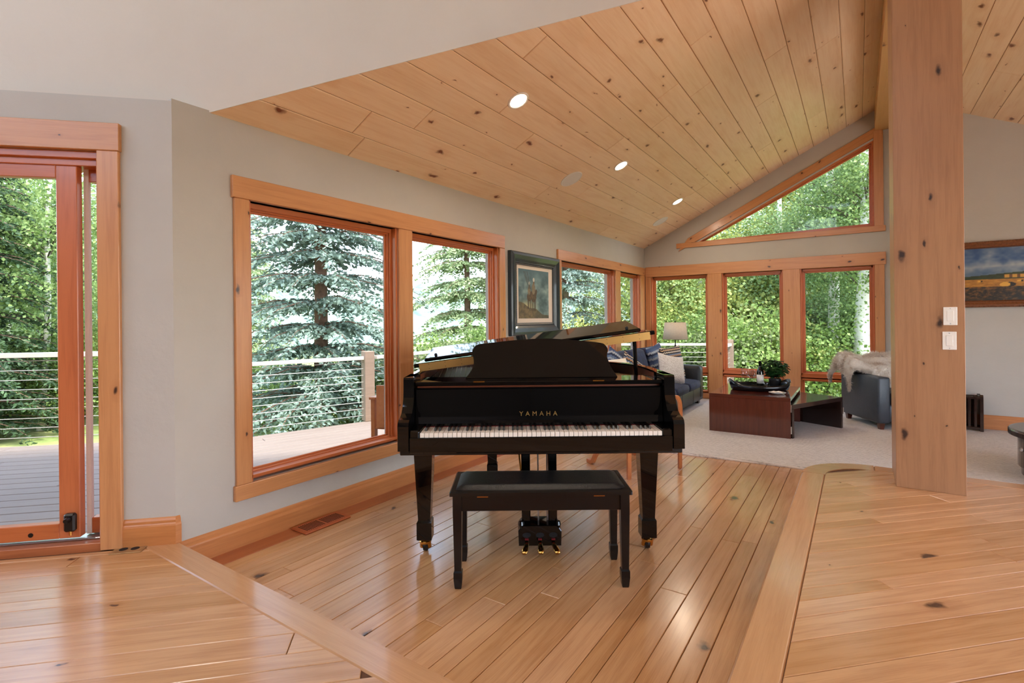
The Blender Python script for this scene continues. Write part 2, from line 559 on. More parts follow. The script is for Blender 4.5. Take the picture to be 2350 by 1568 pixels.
class MB:
    def __init__(self):
        self.v = []
        self.f = []

    def add(self, vs, fs):
        b = len(self.v)
        self.v += [tuple(v) for v in vs]
        self.f += [tuple(i + b for i in f) for f in fs]
        return self

    def box(self, x0, x1, y0, y1, z0, z1, b=0.0):
        if b <= 0:
            vs = [(x, y, z) for z in (z0, z1) for y in (y0, y1) for x in (x0, x1)]
            fs = [(0, 2, 3, 1), (4, 5, 7, 6), (0, 1, 5, 4), (2, 6, 7, 3), (0, 4, 6, 2), (1, 3, 7, 5)]
            return self.add(vs, fs)
        b = min(b, (x1 - x0) / 2.01, (y1 - y0) / 2.01, (z1 - z0) / 2.01)
        # chamfered box: three inset rectangles per axis
        vs = []
        idx = {}
        for sx in (0, 1):
            for sy in (0, 1):
                for sz in (0, 1):
                    X = (x0, x1)[sx]; Y = (y0, y1)[sy]; Z = (z0, z1)[sz]
                    dx = (b, -b)[sx]; dy = (b, -b)[sy]; dz = (b, -b)[sz]
                    idx[sx, sy, sz] = len(vs)
                    vs += [(X, Y + dy, Z + dz), (X + dx, Y, Z + dz), (X + dx, Y + dy, Z)]
        I = lambda a, k: idx[a] + k
        fs = []
        fs.append((I((0, 0, 0), 0), I((0, 0, 1), 0), I((0, 1, 1), 0), I((0, 1, 0), 0)))
        fs.append((I((1, 0, 0), 0), I((1, 1, 0), 0), I((1, 1, 1), 0), I((1, 0, 1), 0)))
        fs.append((I((0, 0, 0), 1), I((1, 0, 0), 1), I((1, 0, 1), 1), I((0, 0, 1), 1)))
        fs.append((I((0, 1, 0), 1), I((0, 1, 1), 1), I((1, 1, 1), 1), I((1, 1, 0), 1)))
        fs.append((I((0, 0, 0), 2), I((0, 1, 0), 2), I((1, 1, 0), 2), I((1, 0, 0), 2)))
        fs.append((I((0, 0, 1), 2), I((1, 0, 1), 2), I((1, 1, 1), 2), I((0, 1, 1), 2)))
        for sx in (0, 1):
            for sy in (0, 1):
                fs.append((I((sx, sy, 0), 0), I((sx, sy, 0), 1), I((sx, sy, 1), 1), I((sx, sy, 1), 0)))
        for sx in (0, 1):
            for sz in (0, 1):
                fs.append((I((sx, 0, sz), 0), I((sx, 0, sz), 2), I((sx, 1, sz), 2), I((sx, 1, sz), 0)))
        for sy in (0, 1):
            for sz in (0, 1):
                fs.append((I((0, sy, sz), 1), I((0, sy, sz), 2), I((1, sy, sz), 2), I((1, sy, sz), 1)))
        for k in idx.values():
            fs.append((k, k + 1, k + 2))
        return self.add(vs, fs)

    def tube(self, pts, rad, n=8, caps=True, flat=1.0, ref=None):
        pts = [Vector(p) for p in pts]
        if isinstance(rad, (int, float)):
            rad = [rad] * len(pts)
        b = len(self.v)
        up = Vector(ref) if ref else None
        for i, p in enumerate(pts):
            d = (pts[min(i + 1, len(pts) - 1)] - pts[max(i - 1, 0)])
            d = d.normalized() if d.length > 1e-9 else Vector((0, 0, 1))
            if up is None:
                up = Vector((0, 0, 1)) if abs(d.z) < 0.9 else Vector((1, 0, 0))
            a = up - d * up.dot(d)
            if a.length < 1e-6:
                a = d.orthogonal()
            a.normalize()
            c = d.cross(a)
            if not ref:
                up = a
            for k in range(n):
                t = 2 * math.pi * (k + 0.5) / n
                self.v.append(tuple(p + a * math.cos(t) * rad[i] * flat + c * math.sin(t) * rad[i]))
        m = len(pts)
        for i in range(m - 1):
            for k in range(n):
                k2 = (k + 1) % n
                self.f.append((b + i * n + k, b + i * n + k2, b + (i + 1) * n + k2, b + (i + 1) * n + k))
        if caps:
            self.f.append(tuple(b + k for k in reversed(range(n))))
            self.f.append(tuple(b + (m - 1) * n + k for k in range(n)))
        return self

    def lathe(self, prof, n=24, c=(0, 0, 0), sx=1.0, sy=1.0, a0=0.0):
        b = len(self.v)
        for r, z in prof:
            for k in range(n):
                t = 2 * math.pi * k / n + a0
                self.v.append((c[0] + r * math.cos(t) * sx, c[1] + r * math.sin(t) * sy, c[2] + z))
        for i in range(len(prof) - 1):
            for k in range(n):
                k2 = (k + 1) % n
                self.f.append((b + i * n + k, b + i * n + k2, b + (i + 1) * n + k2, b + (i + 1) * n + k))
        if prof[0][0] > 1e-5:
            self.f.append(tuple(b + k for k in reversed(range(n))))
        if prof[-1][0] > 1e-5:
            self.f.append(tuple(b + (len(prof) - 1) * n + k for k in range(n)))
        return self

    def prism(self, poly, z0, z1, inset=0.0):
        """convex or simple polygon in xy, extruded z0..z1; top edge chamfered by inset"""
        n = len(poly)
        area = sum(poly[i][0] * poly[(i + 1) % n][1] - poly[(i + 1) % n][0] * poly[i][1] for i in range(n))
        if area < 0:
            poly = poly[::-1]
        b = len(self.v)
        self.v += [(p[0], p[1], z0) for p in poly]
        self.f.append(tuple(b + i for i in reversed(range(n))))
        zt = z1 - inset
        self.v += [(p[0], p[1], zt) for p in poly]
        for i in range(n):
            j = (i + 1) % n
            self.f.append((b + i, b + j, b + n + j, b + n + i))
        if inset > 0:
            q = inset_poly(poly, inset)
            self.v += [(p[0], p[1], z1) for p in q]
            for i in range(n):
                j = (i + 1) % n
                self.f.append((b + n + i, b + n + j, b + 2 * n + j, b + 2 * n + i))
            self.f.append(tuple(b + 2 * n + i for i in range(n)))
        else:
            self.f.append(tuple(b + n + i for i in range(n)))
        return self

    def map(self, fn):
        self.v = [tuple(fn(Vector(v))) for v in self.v]
        return self

    def build(self, name, mat, parent=None, local=None, smooth=False, world=None):
        return mesh_obj(name, self.v, self.f, mat, parent, local, smooth, world)


def inset_poly(poly, d):
    n = len(poly)
    out = []
    for i in range(n):
        p0 = Vector(poly[i - 1][:2]); p1 = Vector(poly[i][:2]); p2 = Vector(poly[(i + 1) % n][:2])
        e1 = (p1 - p0); e2 = (p2 - p1)
        if e1.length < 1e-7 or e2.length < 1e-7:
            out.append(tuple(p1)); continue
        e1.normalize(); e2.normalize()
        n1 = Vector((-e1.y, e1.x)); n2 = Vector((-e2.y, e2.x))
        b = n1 + n2
        k = b.dot(n1)
        out.append(tuple(p1 + b * (d / max(k, 0.3))))
    return out


def clip_poly(poly, a, b):
    """keep the part of poly left of the line a->b"""
    out = []
    n = len(poly)
    sd = lambda p: (b[0] - a[0]) * (p[1] - a[1]) - (b[1] - a[1]) * (p[0] - a[0])
    for i in range(n):
        p, q = poly[i], poly[(i + 1) % n]
        sp, sq = sd(p), sd(q)
        if sp >= 0:
            out.append(p)
        if (sp >= 0) != (sq >= 0):
            t = sp / (sp - sq)
            out.append((p[0] + (q[0] - p[0]) * t, p[1] + (q[1] - p[1]) * t))
    # drop doubles
    res = []
    for p in out:
        if not res or (abs(p[0] - res[-1][0]) + abs(p[1] - res[-1][1])) > 1e-6:
            res.append(p)
    if len(res) > 1 and (abs(res[0][0] - res[-1][0]) + abs(res[0][1] - res[-1][1])) < 1e-6:
        res.pop()
    return res


def clip_to(poly, region):
    """region: convex polygon, counter-clockwise"""
    for i in range(len(region)):
        poly = clip_poly(poly, region[i], region[(i + 1) % len(region)])
        if len(poly) < 3:
            return []
    return poly


def frame(o, ex, ey):
    ex = Vector(ex).normalized()
    ey = Vector(ey)
    ey = (ey - ex * ey.dot(ex)).normalized()
    ez = ex.cross(ey)
    m = Matrix.Identity(4)
    for i in range(3):
        m[i][0] = ex[i]; m[i][1] = ey[i]; m[i][2] = ez[i]; m[i][3] = o[i]
    return m


def board(name, mat, parent, o, ex, ey, L, W, T, b=0.004):
    """a board with its grain along ex, world placed"""
    return MB().box(0, L, 0, W, 0, T, b).build(name, mat, parent, world=frame(o, ex, ey))


def poly_board(name, mat, parent, pts2, fr, T, inset=0.003):
    """outline in the frame's xy, extruded along its z by T"""
    return MB().prism(pts2, 0, T, inset).build(name, mat, parent, world=fr)


def wall_panel(name, outer, holes, fr, thick, mat, label):
    """outer and holes are outlines in the frame's xy; front face at z=0, body towards -z"""
    loops = [[Vector((p[0], p[1], 0)) for p in outer]] + [[Vector((p[0], p[1], 0)) for p in h] for h in holes]
    flat = [p for lp in loops for p in lp]
    tris = tessellate_polygon(loops)
    n = len(flat)
    vs = [tuple(p) for p in flat] + [(p.x, p.y, -thick) for p in flat]
    fs = []
    for t in tris:
        a, b, c = t
        nz = (flat[b] - flat[a]).cross(flat[c] - flat[a]).z
        if nz < 0:
            a, c = c, a
        fs.append((a, b, c))
        fs.append((c + n, b + n, a + n))
    k = 0
    for lp in loops:
        m = len(lp)
        for i in range(m):
            j = (i + 1) % m
            fs.append((k + i, k + j, k + j + n, k + i + n))
        k += m
    o = mesh_obj(name, vs, fs, mat, None, world=fr)
    tag(o, label, 'wall', kind='structure')
    return o


def rrect(w, h, r, n=5):
    pts = []
    for cx, cy, a0 in ((w / 2 - r, h / 2 - r, 0), (-w / 2 + r, h / 2 - r, 90), (-w / 2 + r, -h / 2 + r, 180), (w / 2 - r, -h / 2 + r, 270)):
        for k in range(n + 1):
            a = R(a0 + 90 * k / n)
            pts.append((cx + r * math.cos(a), cy + r * math.sin(a)))
    return pts


def spline(pts, n=8, closed=False):
    out = []
    m = len(pts)
    P = [Vector(p) for p in pts]
    rng = range(m if closed else m - 1)
    for i in rng:
        p0 = P[(i - 1) % m] if closed or i > 0 else P[0] * 2 - P[1]
        p1 = P[i]
        p2 = P[(i + 1) % m]
        p3 = P[(i + 2) % m] if closed or i + 2 < m else P[-1] * 2 - P[-2]
        for k in range(n):
            t = k / n
            out.append(0.5 * ((2 * p1) + (p2 - p0) * t + (2 * p0 - 5 * p1 + 4 * p2 - p3) * t * t + (3 * p1 - p0 - 3 * p2 + p3) * t ** 3))
    if not closed:
        out.append(P[-1])
    return out


# ------------------------------------------------------------------ measures of the place (metres)
XB = -2.913        # face of the left wall (windows)
YC = 8.224         # face of the far gable wall
YD = 7.54          # face of the right wall part with the painting
STEP = 0.14        # upper floor above the sunken one
EAVE = 2.41
KS = 0.4963        # slope of the wooden ceiling
COR = Vector((-2.913, 1.212, 0))       # corner of the door wall and the window wall
EA = Vector((-0.70711, -0.70711, 0))   # along the door wall, to the left
NA = Vector((0.70711, -0.70711, 0))    # its inner normal
UZ = Vector((0, 0, 1))

# ------------------------------------------------------------------ floors
def planks(parent, F, region, rows, lens, thick, inset, mat, name='plank', gap=0.0012, rnd=None):
    rnd = rnd or random
    t_lo = min(p[0] for p in region)
    t_hi = max(p[0] for p in region)
    count = 0
    for q0, q1 in zip(rows[:-1], rows[1:]):
        t = t_lo - rnd.uniform(0.0, lens[1])
        while t < t_hi:
            L = rnd.uniform(*lens)
            poly = clip_to([(t + gap, q0 + gap), (t + L - gap, q0 + gap), (t + L - gap, q1 - gap), (t + gap, q1 - gap)], region)
            t += L
            if len(poly) < 3:
                continue
            a = abs(sum(poly[i][0] * poly[(i + 1) % len(poly)][1] - poly[(i + 1) % len(poly)][0] * poly[i][1] for i in range(len(poly)))) / 2
            if a < 0.0008:
                continue
            t0 = min(p[0] for p in poly)
            w = F @ Matrix.Translation((t0, q0, 0))
            MB().prism([(p[0] - t0, p[1] - q0) for p in poly], 0, thick, min(inset, (q1 - q0) * 0.2)).build(name, mat, parent, world=w)
            count += 1
    return count


rf = random.Random(11)
upper_outline = [(-8.8, -4.7), (3.7, -4.7), (3.7, 4.69), (0.06, 4.69), (-0.22, 4.57), (-0.33, 4.27), (-0.33, 1.205), (-2.92, 1.205), (-8.8, -4.68)]
floor_up = MB().prism(upper_outline, -0.05, STEP - 0.006).build('floor', 'under')
tag(floor_up, 'raised honey oak plank floor in the foreground, round the sunken nook', 'floor', kind='structure')
floor_low = MB().box(-3.0, 3.7, 1.1, 8.4, -0.2, -0.006).build('floor', 'under')
tag(floor_low, 'sunken oak plank floor under the piano', 'floor', kind='structure')

e45 = Vector((0.70711, 0.70711, 0))
m45 = Vector((-0.70711, 0.70711, 0))
F45 = frame((0, 0, STEP - 0.02), e45, m45)
tq = lambda x, y: ((x + y) * 0.70711, (y - x) * 0.70711)
rows45 = [-2.6, -2.3, -2.0, -1.7, -1.4, -1.1, -0.8, -0.5, -0.2, 0.05, 0.3, 0.5, 0.7, 0.82, 0.95, 1.08, 1.21, 1.29, 1.417, 1.566, 1.686, 1.783, 1.86, 1.98, 2.131, 2.231, 2.357, 2.435, 2.534, 2.663, 2.739, 2.845, 2.90, 2.99, 3.057, 3.2]
regL = [tq(*p) for p in ((-6.4, -2.35), (-0.203, -2.35), (-0.203, 1.10), (-2.98, 1.10))]
planks(floor_up, F45, regL, rows45, (1.3, 2.7), 0.02, 0.0022, 'floor', rnd=rf)
arc_in = [(-0.203 + 0.29 - 0.29 * math.cos(R(a)), 4.28 + 0.29 * math.sin(R(a))) for a in range(0, 91, 10)]
regR = [tq(*p) for p in [(-0.203, -2.35), (3.55, -2.35), (3.55, 4.57)] + arc_in[::-1]]
planks(floor_up, F45, regR, rows45, (1.3, 2.7), 0.02, 0.0022, 'floor', rnd=rf)

# border boards of the step with their rounded nosing
board('border_board', 'border', floor_up, (-3.03, 1.10, STEP - 0.03), (1, 0, 0), (0, 1, 0), 2.684, 0.125, 0.031, 0.006)
board('border_board', 'border', floor_up, (-0.205, 1.10, STEP - 0.03), (0, 1, 0), (-1, 0, 0), 3.18, 0.142, 0.031, 0.008)
arc = [(0.087 - 0.29 * math.cos(R(a)), 4.28 + 0.29 * math.sin(R(a))) for a in range(0, 91, 10)]
arco = [(0.087 - 0.434 * math.cos(R(a)), 4.28 + 0.434 * math.sin(R(a))) for a in range(0, 91, 10)]
MB().prism(arc + arco[::-1], 0, 0.031, 0.0).build('border_board', 'border', floor_up, world=Matrix.Translation((0, 0, STEP - 0.03)))
board('border_board', 'border', floor_up, (0.088, 4.57, STEP - 0.03), (1, 0, 0), (0, 1, 0), 3.5, 0.144, 0.031, 0.008)
MB().box(0, 2.6, 0, 0.012, 0, 0.115).build('riser', 'base', floor_up, world=frame((-2.91, 1.206, -0.006), (1, 0, 0), (0, 1, 0)))
MB().box(0, 3.1, 0, 0.012, 0, 0.115).build('riser', 'base', floor_up, world=frame((-0.33, 1.2, -0.006), (0, 1, 0), (-1, 0, 0)))

# sunken floor boards, parallel to the window wall
Flow = frame((0, 0, -0.02), (0, 1, 0), (-1, 0, 0))
rows_n = [0.342, 0.385, 0.475, 0.5607, 0.6587, 0.7833, 0.857, 0.984, 1.134, 1.235, 1.31, 1.435, 1.535, 1.66, 1.74, 1.865, 1.99, 2.09, 2.17, 2.30, 2.40, 2.475, 2.60, 2.68, 2.763]
regN = [(1.22, 0.342), (4.95, 0.342), (4.95, 2.763), (1.22, 2.763)]
planks(floor_low, Flow, regN, rows_n, (1.2, 2.4), 0.02, 0.0022, 'floor', rnd=rf)
board('perimeter_plank', 'floor_red', floor_low, (-2.765, 1.22, -0.02), (0, 1, 0), (-1, 0, 0), 3.7, 0.14, 0.02, 0.002)

# carpet of the sitting area
cp = MB().prism([(-2.885, 4.74), (-0.335, 4.86), (3.58, 4.86), (3.58, YD - 0.02), (0.70, YD - 0.02), (0.70, YC - 0.02), (-2.885, YC - 0.02)], 0, 0.022, 0.012).build('carpet', 'carpet', world=Matrix.Translation((0, 0, -0.001)))
tag(cp, 'pale grey-beige woven loop carpet of the sitting area', 'carpet')

# ------------------------------------------------------------------ walls
FB = frame((XB, 0, 0), (0, 1, 0), UZ)
rect = lambda a, b, c, d: [(a, c), (b, c), (b, d), (a, d)]
B_OPEN = [(1.604, 2.76, 0.348, 1.971), (2.903, 4.09, 0.348, 1.971), (5.345, 6.975, 0.348, 1.962), (7.155, 8.0, 0.348, 1.962)]
wall_panel('wall_left', rect(1.212, YC + 0.16, -0.3, EAVE + 0.012), [rect(*o) for o in B_OPEN], FB, 0.16, 'wall', 'long grey plaster wall with the big windows behind the piano')

FC = frame((0, YC, 0), (1, 0, 0), UZ)
C_OPEN = [(-2.80, -1.908, 0.10, 1.934), (-1.706, -0.881, 0.10, 1.934), (-0.67, 0.185, 0.10, 1.934)]
TRI = [(-2.045, 2.44), (0.185, 2.44), (0.185, 3.566)]
wall_panel('wall_back', [(XB - 0.16, -0.3), (0.88, -0.3), (0.88, 3.62), (0.38, 4.06), (0.18, 3.956), (XB, EAVE + 0.012), (XB - 0.16, EAVE - 0.07)], [rect(*o) for o in C_OPEN] + [TRI], FC, 0.16, 'wall', 'grey gable wall with three tall windows and a triangular one')

FA = frame(COR, -EA, UZ)
wall_panel('wall_door', rect(-8.3, 0.0, -0.3, EAVE), [rect(-2.20, -0.331, STEP, 2.132), rect(-5.6, -2.9, STEP + 0.3, 2.132)], FA, 0.16, 'wall', 'narrow grey plaster wall beside the sliding glass door')  # second opening, out of view, added to light the left floor

FD = frame((0, YD, 0), (1, 0, 0), UZ)
wall_panel('wall_right', [(0.72, -0.3), (3.6, -0.3), (3.6, 2.25), (0.72, 3.652)], [], FD, 0.12, 'wall', 'shaded grey wall with the landscape painting behind the column')
wall_panel('wall_return', rect(-YC - 0.1, -YD, -0.3, 3.62), [], frame((0.72, 0, 0), (0, -1, 0), UZ), 0.12, 'wall', 'short grey return wall hidden behind the column')

FU = frame((-2.913, 1.397, 0), e45, UZ)
wall_panel('wall_upper', [(-8.3, EAVE - 0.03), (0.0, EAVE - 0.03), (0.0, EAVE), (4.62, EAVE + KS * 0.70711 * 4.62), (4.62, 4.9), (-8.3, 4.9)], [], FU, 0.03, 'white', 'tall white plaster wall above the door, cut off by the sloping wooden ceiling')
wall_panel('wall_rear', rect(-3.7, 8.8, -0.3, 4.9), [rect(0.6, 7.5, 3.25, 4.75)], frame((0, -4.6, 0), (-1, 0, 0), UZ), 0.16, 'taupe', 'taupe wall behind the viewer with a high opening added for daylight')  # unseen high opening added to let more daylight in
wall_panel('wall_side', rect(-YD - 0.1, 4.7, -0.3, 4.9), [rect(-5.4, 0.3, 0.1, 2.15)], frame((3.6, 0, 0), (0, -1, 0), UZ), 0.16, 'taupe', 'taupe side wall out of view on the right with a wide opening added for daylight')  # wide unseen opening added to light the nook wall and ceiling

# ------------------------------------------------------------------ wooden ceiling, beam, column
th = math.atan(KS)
cs, sn = math.cos(th), math.sin(th)
# left slope: t along Y, q up the slope, boards grow downwards from the deck
FCL = frame((XB, 0, EAVE), (0, 1, 0), (cs, 0, sn)) @ Matrix.Translation((0, 0, -0.02))
rc = random.Random(5)
xb = [-3.10, -2.736, -2.543, -2.358, -2.171, -1.984, -1.797, -1.609, -1.421, -1.234, -1.046, -0.859, -0.667, -0.487, -0.298, -0.107, 0.073, 0.26, 0.40]
rowsC = [(x - XB) / cs for x in xb]
# region in (t, q): Y > X + 4.31
q_hi = (0.40 - XB) / cs
regC = [(XB - 0.2 + 4.31, -0.2 / cs), (YC + 0.05, -0.2 / cs), (YC + 0.05, q_hi), (0.40 + 4.31, q_hi)]
ceil = MB().prism([(regC[0][0], regC[0][1]), (YC + 0.7, -0.75), (YC + 0.7, q_hi), regC[3]], -0.12, 0.013).build('ceiling', 'underceil', world=FCL)
tag(ceil, 'sloping knotty pine plank ceiling with recessed lights and speakers', 'ceiling', kind='structure')
planks(ceil, FCL, regC, rowsC, (2.2, 4.6), 0.02, 0.004, 'pine', 'plank', 0.002, rc)

KR = 0.485
thr = math.atan(KR)
# right slope: t along Y, q down the slope
FCR = frame((0.36, 0, 3.505 + KR * 0.64), (0, 1, 0), (math.cos(thr), 0, -math.sin(thr)))
FCR = FCR @ Matrix.Translation((0, 0, -0.02))
regCR = [(0.9, 0.0), (YD + 0.02, 0.0), (YD + 0.02, 3.55), (0.9, 3.55)]
ceil2 = MB().prism([(0.9, -0.05), (YD + 0.8, -0.05), (YD + 0.8, 3.9), (0.9, 3.9)], -0.12, 0.013).build('ceiling', 'underceil', world=FCR)
tag(ceil2, 'pine plank ceiling sloping down to the right beyond the column', 'ceiling', kind='structure')
planks(ceil2, FCR, regCR, [0.0, 0.13, 0.34, 0.55, 0.76, 0.97, 1.18, 1.39, 1.60, 1.81, 2.02, 2.23, 2.44, 2.65, 2.86, 3.07, 3.28, 3.55], (2.0, 4.0), 0.02, 0.004, 'pine', 'plank', 0.002, rc)

FT = frame((0, 0, 4.9), (1, 0, 0), (0, -1, 0))     # faces down
ct = wall_panel('ceiling', [(-8.9, 4.6), (0.45, -4.75), (0.5, -4.85), (0.5, -1.2), (3.8, -1.2), (3.8, 4.8), (-8.9, 4.8)], [rect(-5.2, -3.0, 3.1, 4.3), rect(-2.4, -0.2, 3.1, 4.3), rect(0.4, 2.6, 3.1, 4.3)], FT, 0.1, 'white', 'high white ceiling above the viewer, out of the frame')  # skylight holes added for soft daylight from above
tag(ct, 'high white ceiling above the viewer, out of the frame', 'ceiling', kind='structure')
wall_panel('wall_clerestory', rect(-4.75, -1.0, 3.7, 4.9), [], frame((0.42, 0, 0), (0, -1, 0), UZ), 0.03, 'white', 'white upper wall above the beam, out of the frame')
wall_panel('wall_bulkhead', [(0.42, 3.78), (3.6, 2.24), (3.6, 4.9), (0.42, 4.9)], [], frame((0, 1.0, 0), (1, 0, 0), UZ), 0.03, 'white', 'white bulkhead over the right ceiling, out of the frame')

ev = MB().box(-8.3, 0.02, 0.0, 0.95, EAVE + 0.04, EAVE + 0.16).build('added_eave', 'beam', None, world=frame(COR + (-NA) * 0.16, -EA, (-NA)))  # overhang added to keep direct sun from entering at the door
tag(ev, 'unseen overhang added over the sliding door to block the sun', 'added_eave', kind='structure')
board('ridge_beam', 'beam', None, (0.20, 4.3, 3.68), (0, 1, 0), (1, 0, 0), YC - 4.3, 0.36, -0.36, 0.0)
bm = bpy.data.objects['ridge_beam']
bm.data.flip_normals()
tag(bm, 'boxed pine ridge beam running from the column to the gable', 'beam', kind='structure')

col = thing('timber_column', 'thick square knotty timber column with two light switches on it', 'column', (0.38, 4.47, STEP), 0, kind='structure')
for k, (o, ey, W) in enumerate((((0.200, 4.22, STEP), (1, 0, 0), 0.352), ((0.552, 4.2405, STEP), (0, 1, 0), 0.4795), ((0.552, 4.72, STEP), (-1, 0, 0), 0.352), ((0.200, 4.72, STEP), (0, -1, 0), 0.4795))):
    board('board_panel', 'column', col, o, (0, 0, 1), ey, 3.75, W, 0.02, 0.002)

# ------------------------------------------------------------------ windows
def sash(parent, F, x0, x1, z0, z1, depth, w=0.045, mat='sash', pane=True, lower=None):
    """frame in wall coordinates: jamb lining from the wall face back to depth, stepped sash, pane"""
    P = lambda x, z, y: F @ Vector((x, z, y))
    ex = (F.to_3x3() @ Vector((1, 0, 0)))
    ez = (F.to_3x3() @ Vector((0, 0, 1)))
    # linings
    t = 0.018
    for (o, d1, d2, L, W) in ((P(x0, z1, 0.0), ex, -ez, x1 - x0, depth), (P(x0, z0 + t, 0.0), ex, -ez, x1 - x0, depth)):
        MB().box(0, L, 0, W, 0, t, 0.002).build('jamb', mat, parent, world=frame(o, d1, d2))
    MB().box(0, z1 - z0, 0, depth, 0, t, 0.002).build('jamb', mat, parent, world=frame(P(x0, z0, -depth), UZ, ez))
    MB().box(0, z1 - z0, 0, depth, 0, t, 0.002).build('jamb', mat, parent, world=frame(P(x1, z0, 0), UZ, -ez))
    # stepped stops and sash rails
    for k, (ww, d0, d1) in enumerate(((0.034, 0.045, 0.062), (w, 0.062, 0.095), (w + 0.012, 0.078, 0.092))):
        nm = 'stop' if k == 0 else 'sash_rail' if k == 1 else 'glazing_bead'
        for (a, b, c, d, vert) in ((x0, x1, z0, z0 + ww, 0), (x0, x1, z1 - ww, z1, 0), (x0, x0 + ww, z0, z1, 1), (x1 - ww, x1, z0, z1, 1)):
            if vert:
                MB().box(0, d - c, 0, b - a, 0, d1 - d0, 0.003).build(nm, mat, parent, world=frame(P(b, c, -d1), UZ, -ex))
            else:
                MB().box(0, b - a, 0, d - c, 0, d1 - d0, 0.003).build(nm, mat, parent, world=frame(P(a, c, -d1), ex, UZ))
    if pane:
        MB().box(x0 + 0.03, x1 - 0.03, z0 + 0.03, z1 - 0.03, -0.088, -0.084).build('pane', 'glass', parent, world=F)


def casing(parent, F, x, z, L, W, vertical, T=0.022, mat='trim'):
    ex = (F.to_3x3() @ Vector((1, 0, 0)))
    if vertical:
        return board('casing_board', mat, parent, F @ Vector((x + W, z, 0)), UZ, -ex, L, W, T, 0.003)
    return board('casing_board', mat, parent, F @ Vector((x, z, 0)), ex, UZ, L, W, T, 0.003)


w1 = thing('window_1', 'wide double window with alder casing left of the piano, facing the spruce', 'window', (XB, 2.84, 0.26), kind='structure')
casing(w1, FB, 1.505, 1.971, 2.667, 0.124, False, 0.026)
casing(w1, FB, 1.505, 0.262, 2.667, 0.086, False, 0.026)
casing(w1, FB, 1.517, 0.348, 1.623, 0.087, True)
casing(w1, FB, 2.76, 0.348, 1.623, 0.143, True)
casing(w1, FB, 4.09, 0.348, 1.623, 0.09, True)
for o in B_OPEN[:2]:
    sash(w1, FB, *o, 0.11)
w2 = thing('window_2', 'double corner window behind the sofa, right of the framed picture', 'window', (XB, 6.7, 0.26), kind='structure')
casing(w2, FB, 5.26, 1.962, 2.94, 0.122, False, 0.026)
casing(w2, FB, 5.26, 0.262, 2.94, 0.086, False, 0.026)
casing(w2, FB, 5.267, 0.348, 1.614, 0.078, True)
casing(w2, FB, 6.975, 0.348, 1.614, 0.18, True)
casing(w2, FB, 8.0, 0.348, 1.614, 0.2, True)
for o in B_OPEN[2:]:
    sash(w2, FB, *o, 0.11)
w3 = thing('window_3', 'row of three tall gable windows with low second panes behind the coffee table', 'window', (-1.3, YC, 0.1), kind='structure')
casing(w3, FC, -2.885, 1.934, 3.191, 0.163, False, 0.028)
casing(w3, FC, -2.885, 0.03, 3.18, 0.07, False, 0.026)
casing(w3, FC, -2.885, 0.10, 1.834, 0.085, True)
casing(w3, FC, -1.908, 0.10, 1.834, 0.202, True, 0.03)
casing(w3, FC, -0.881, 0.10, 1.834, 0.211, True, 0.03)
casing(w3, FC, 0.185, 0.10, 1.834, 0.105, True)
for a, b, c, d in C_OPEN:
    sash(w3, FC, a, b, 0.44, d, 0.11)
    sash(w3, FC, a, b, c, 0.40, 0.11, 0.03)
    casing(w3, FC, a, 0.395, b - a, 0.05, False, -0.03, 'sash').data.flip_normals()
w4 = thing('window_4', 'triangular gable window under the sloping ceiling', 'window', (-1.0, YC, 2.36), kind='structure')
casing(w4, FC, -2.378, 2.365, 2.684, 0.076, False, 0.026)
casing(w4, FC, 0.185, 2.44, 1.28, 0.103, True, 0.022)
zt = lambda x: 2.40 + 0.505 * (x + 2.378)
poly_board('casing_board', 'trim', w4, [(0, 0.0), (0.36, 0.0), (2.862, 0.0), (2.862, 0.118), (0.0, 0.118)] if False else [(0.0, 0.04), (2.84, 0.04), (2.90, 0.148), (0.22, 0.148)], frame((-2.33, YC, 2.278), (1, 0, 0.505), (-0.505, 0, 1)), 0.022, 0.003)
for k, (w, d0, d1) in enumerate(((0.02, 0.0, 0.11), (0.036, 0.045, 0.062), (0.05, 0.062, 0.095))):
    nm = ('jamb', 'stop', 'sash_rail')[k]
    pl = inset_poly(TRI, w)
    for i in range(3):
        j = (i + 1) % 3
        mbx = MB().prism([TRI[i], TRI[j], pl[j], pl[i]], 0, d1 - d0)
        mbx.build(nm, 'sash', w4, world=FC @ Matrix.Translation((0, 0, -d1)))
MB().prism(inset_poly(TRI, 0.03), -0.088, -0.084).build('pane', 'glass', w4, world=FC)

# ------------------------------------------------------------------ sliding door
dr = thing('door_1', 'sliding glass door in a reddish fir frame at the left edge, slightly open', 'door', tuple(COR + EA * 1.2 + UZ * STEP), kind='structure')
casing(dr, FA, -2.30, 2.132, 2.30 - 0.228, 0.138, False, 0.028)
casing(dr, FA, -0.331, STEP, 1.992, 0.097, True, 0.024)
casing(dr, FA, -2.30, STEP, 1.992, 0.097, True, 0.024)


def abox(nm, mat, s0, s1, z0, z1, y0, y1, vertical=True, b=0.003):
    """box on the door wall: s to the left of the corner, y inward"""
    if vertical:
        return MB().box(0, z1 - z0, 0, s1 - s0, 0, y1 - y0, b).build(nm, mat, dr, world=frame(FA @ Vector((-s0, z0, y0)), UZ, FA.to_3x3() @ Vector((-1, 0, 0))))
    return MB().box(0, s1 - s0, 0, z1 - z0, 0, y1 - y0, b).build(nm, mat, dr, world=frame(FA @ Vector((-s1, z0, y0)), FA.to_3x3() @ Vector((1, 0, 0)), UZ))


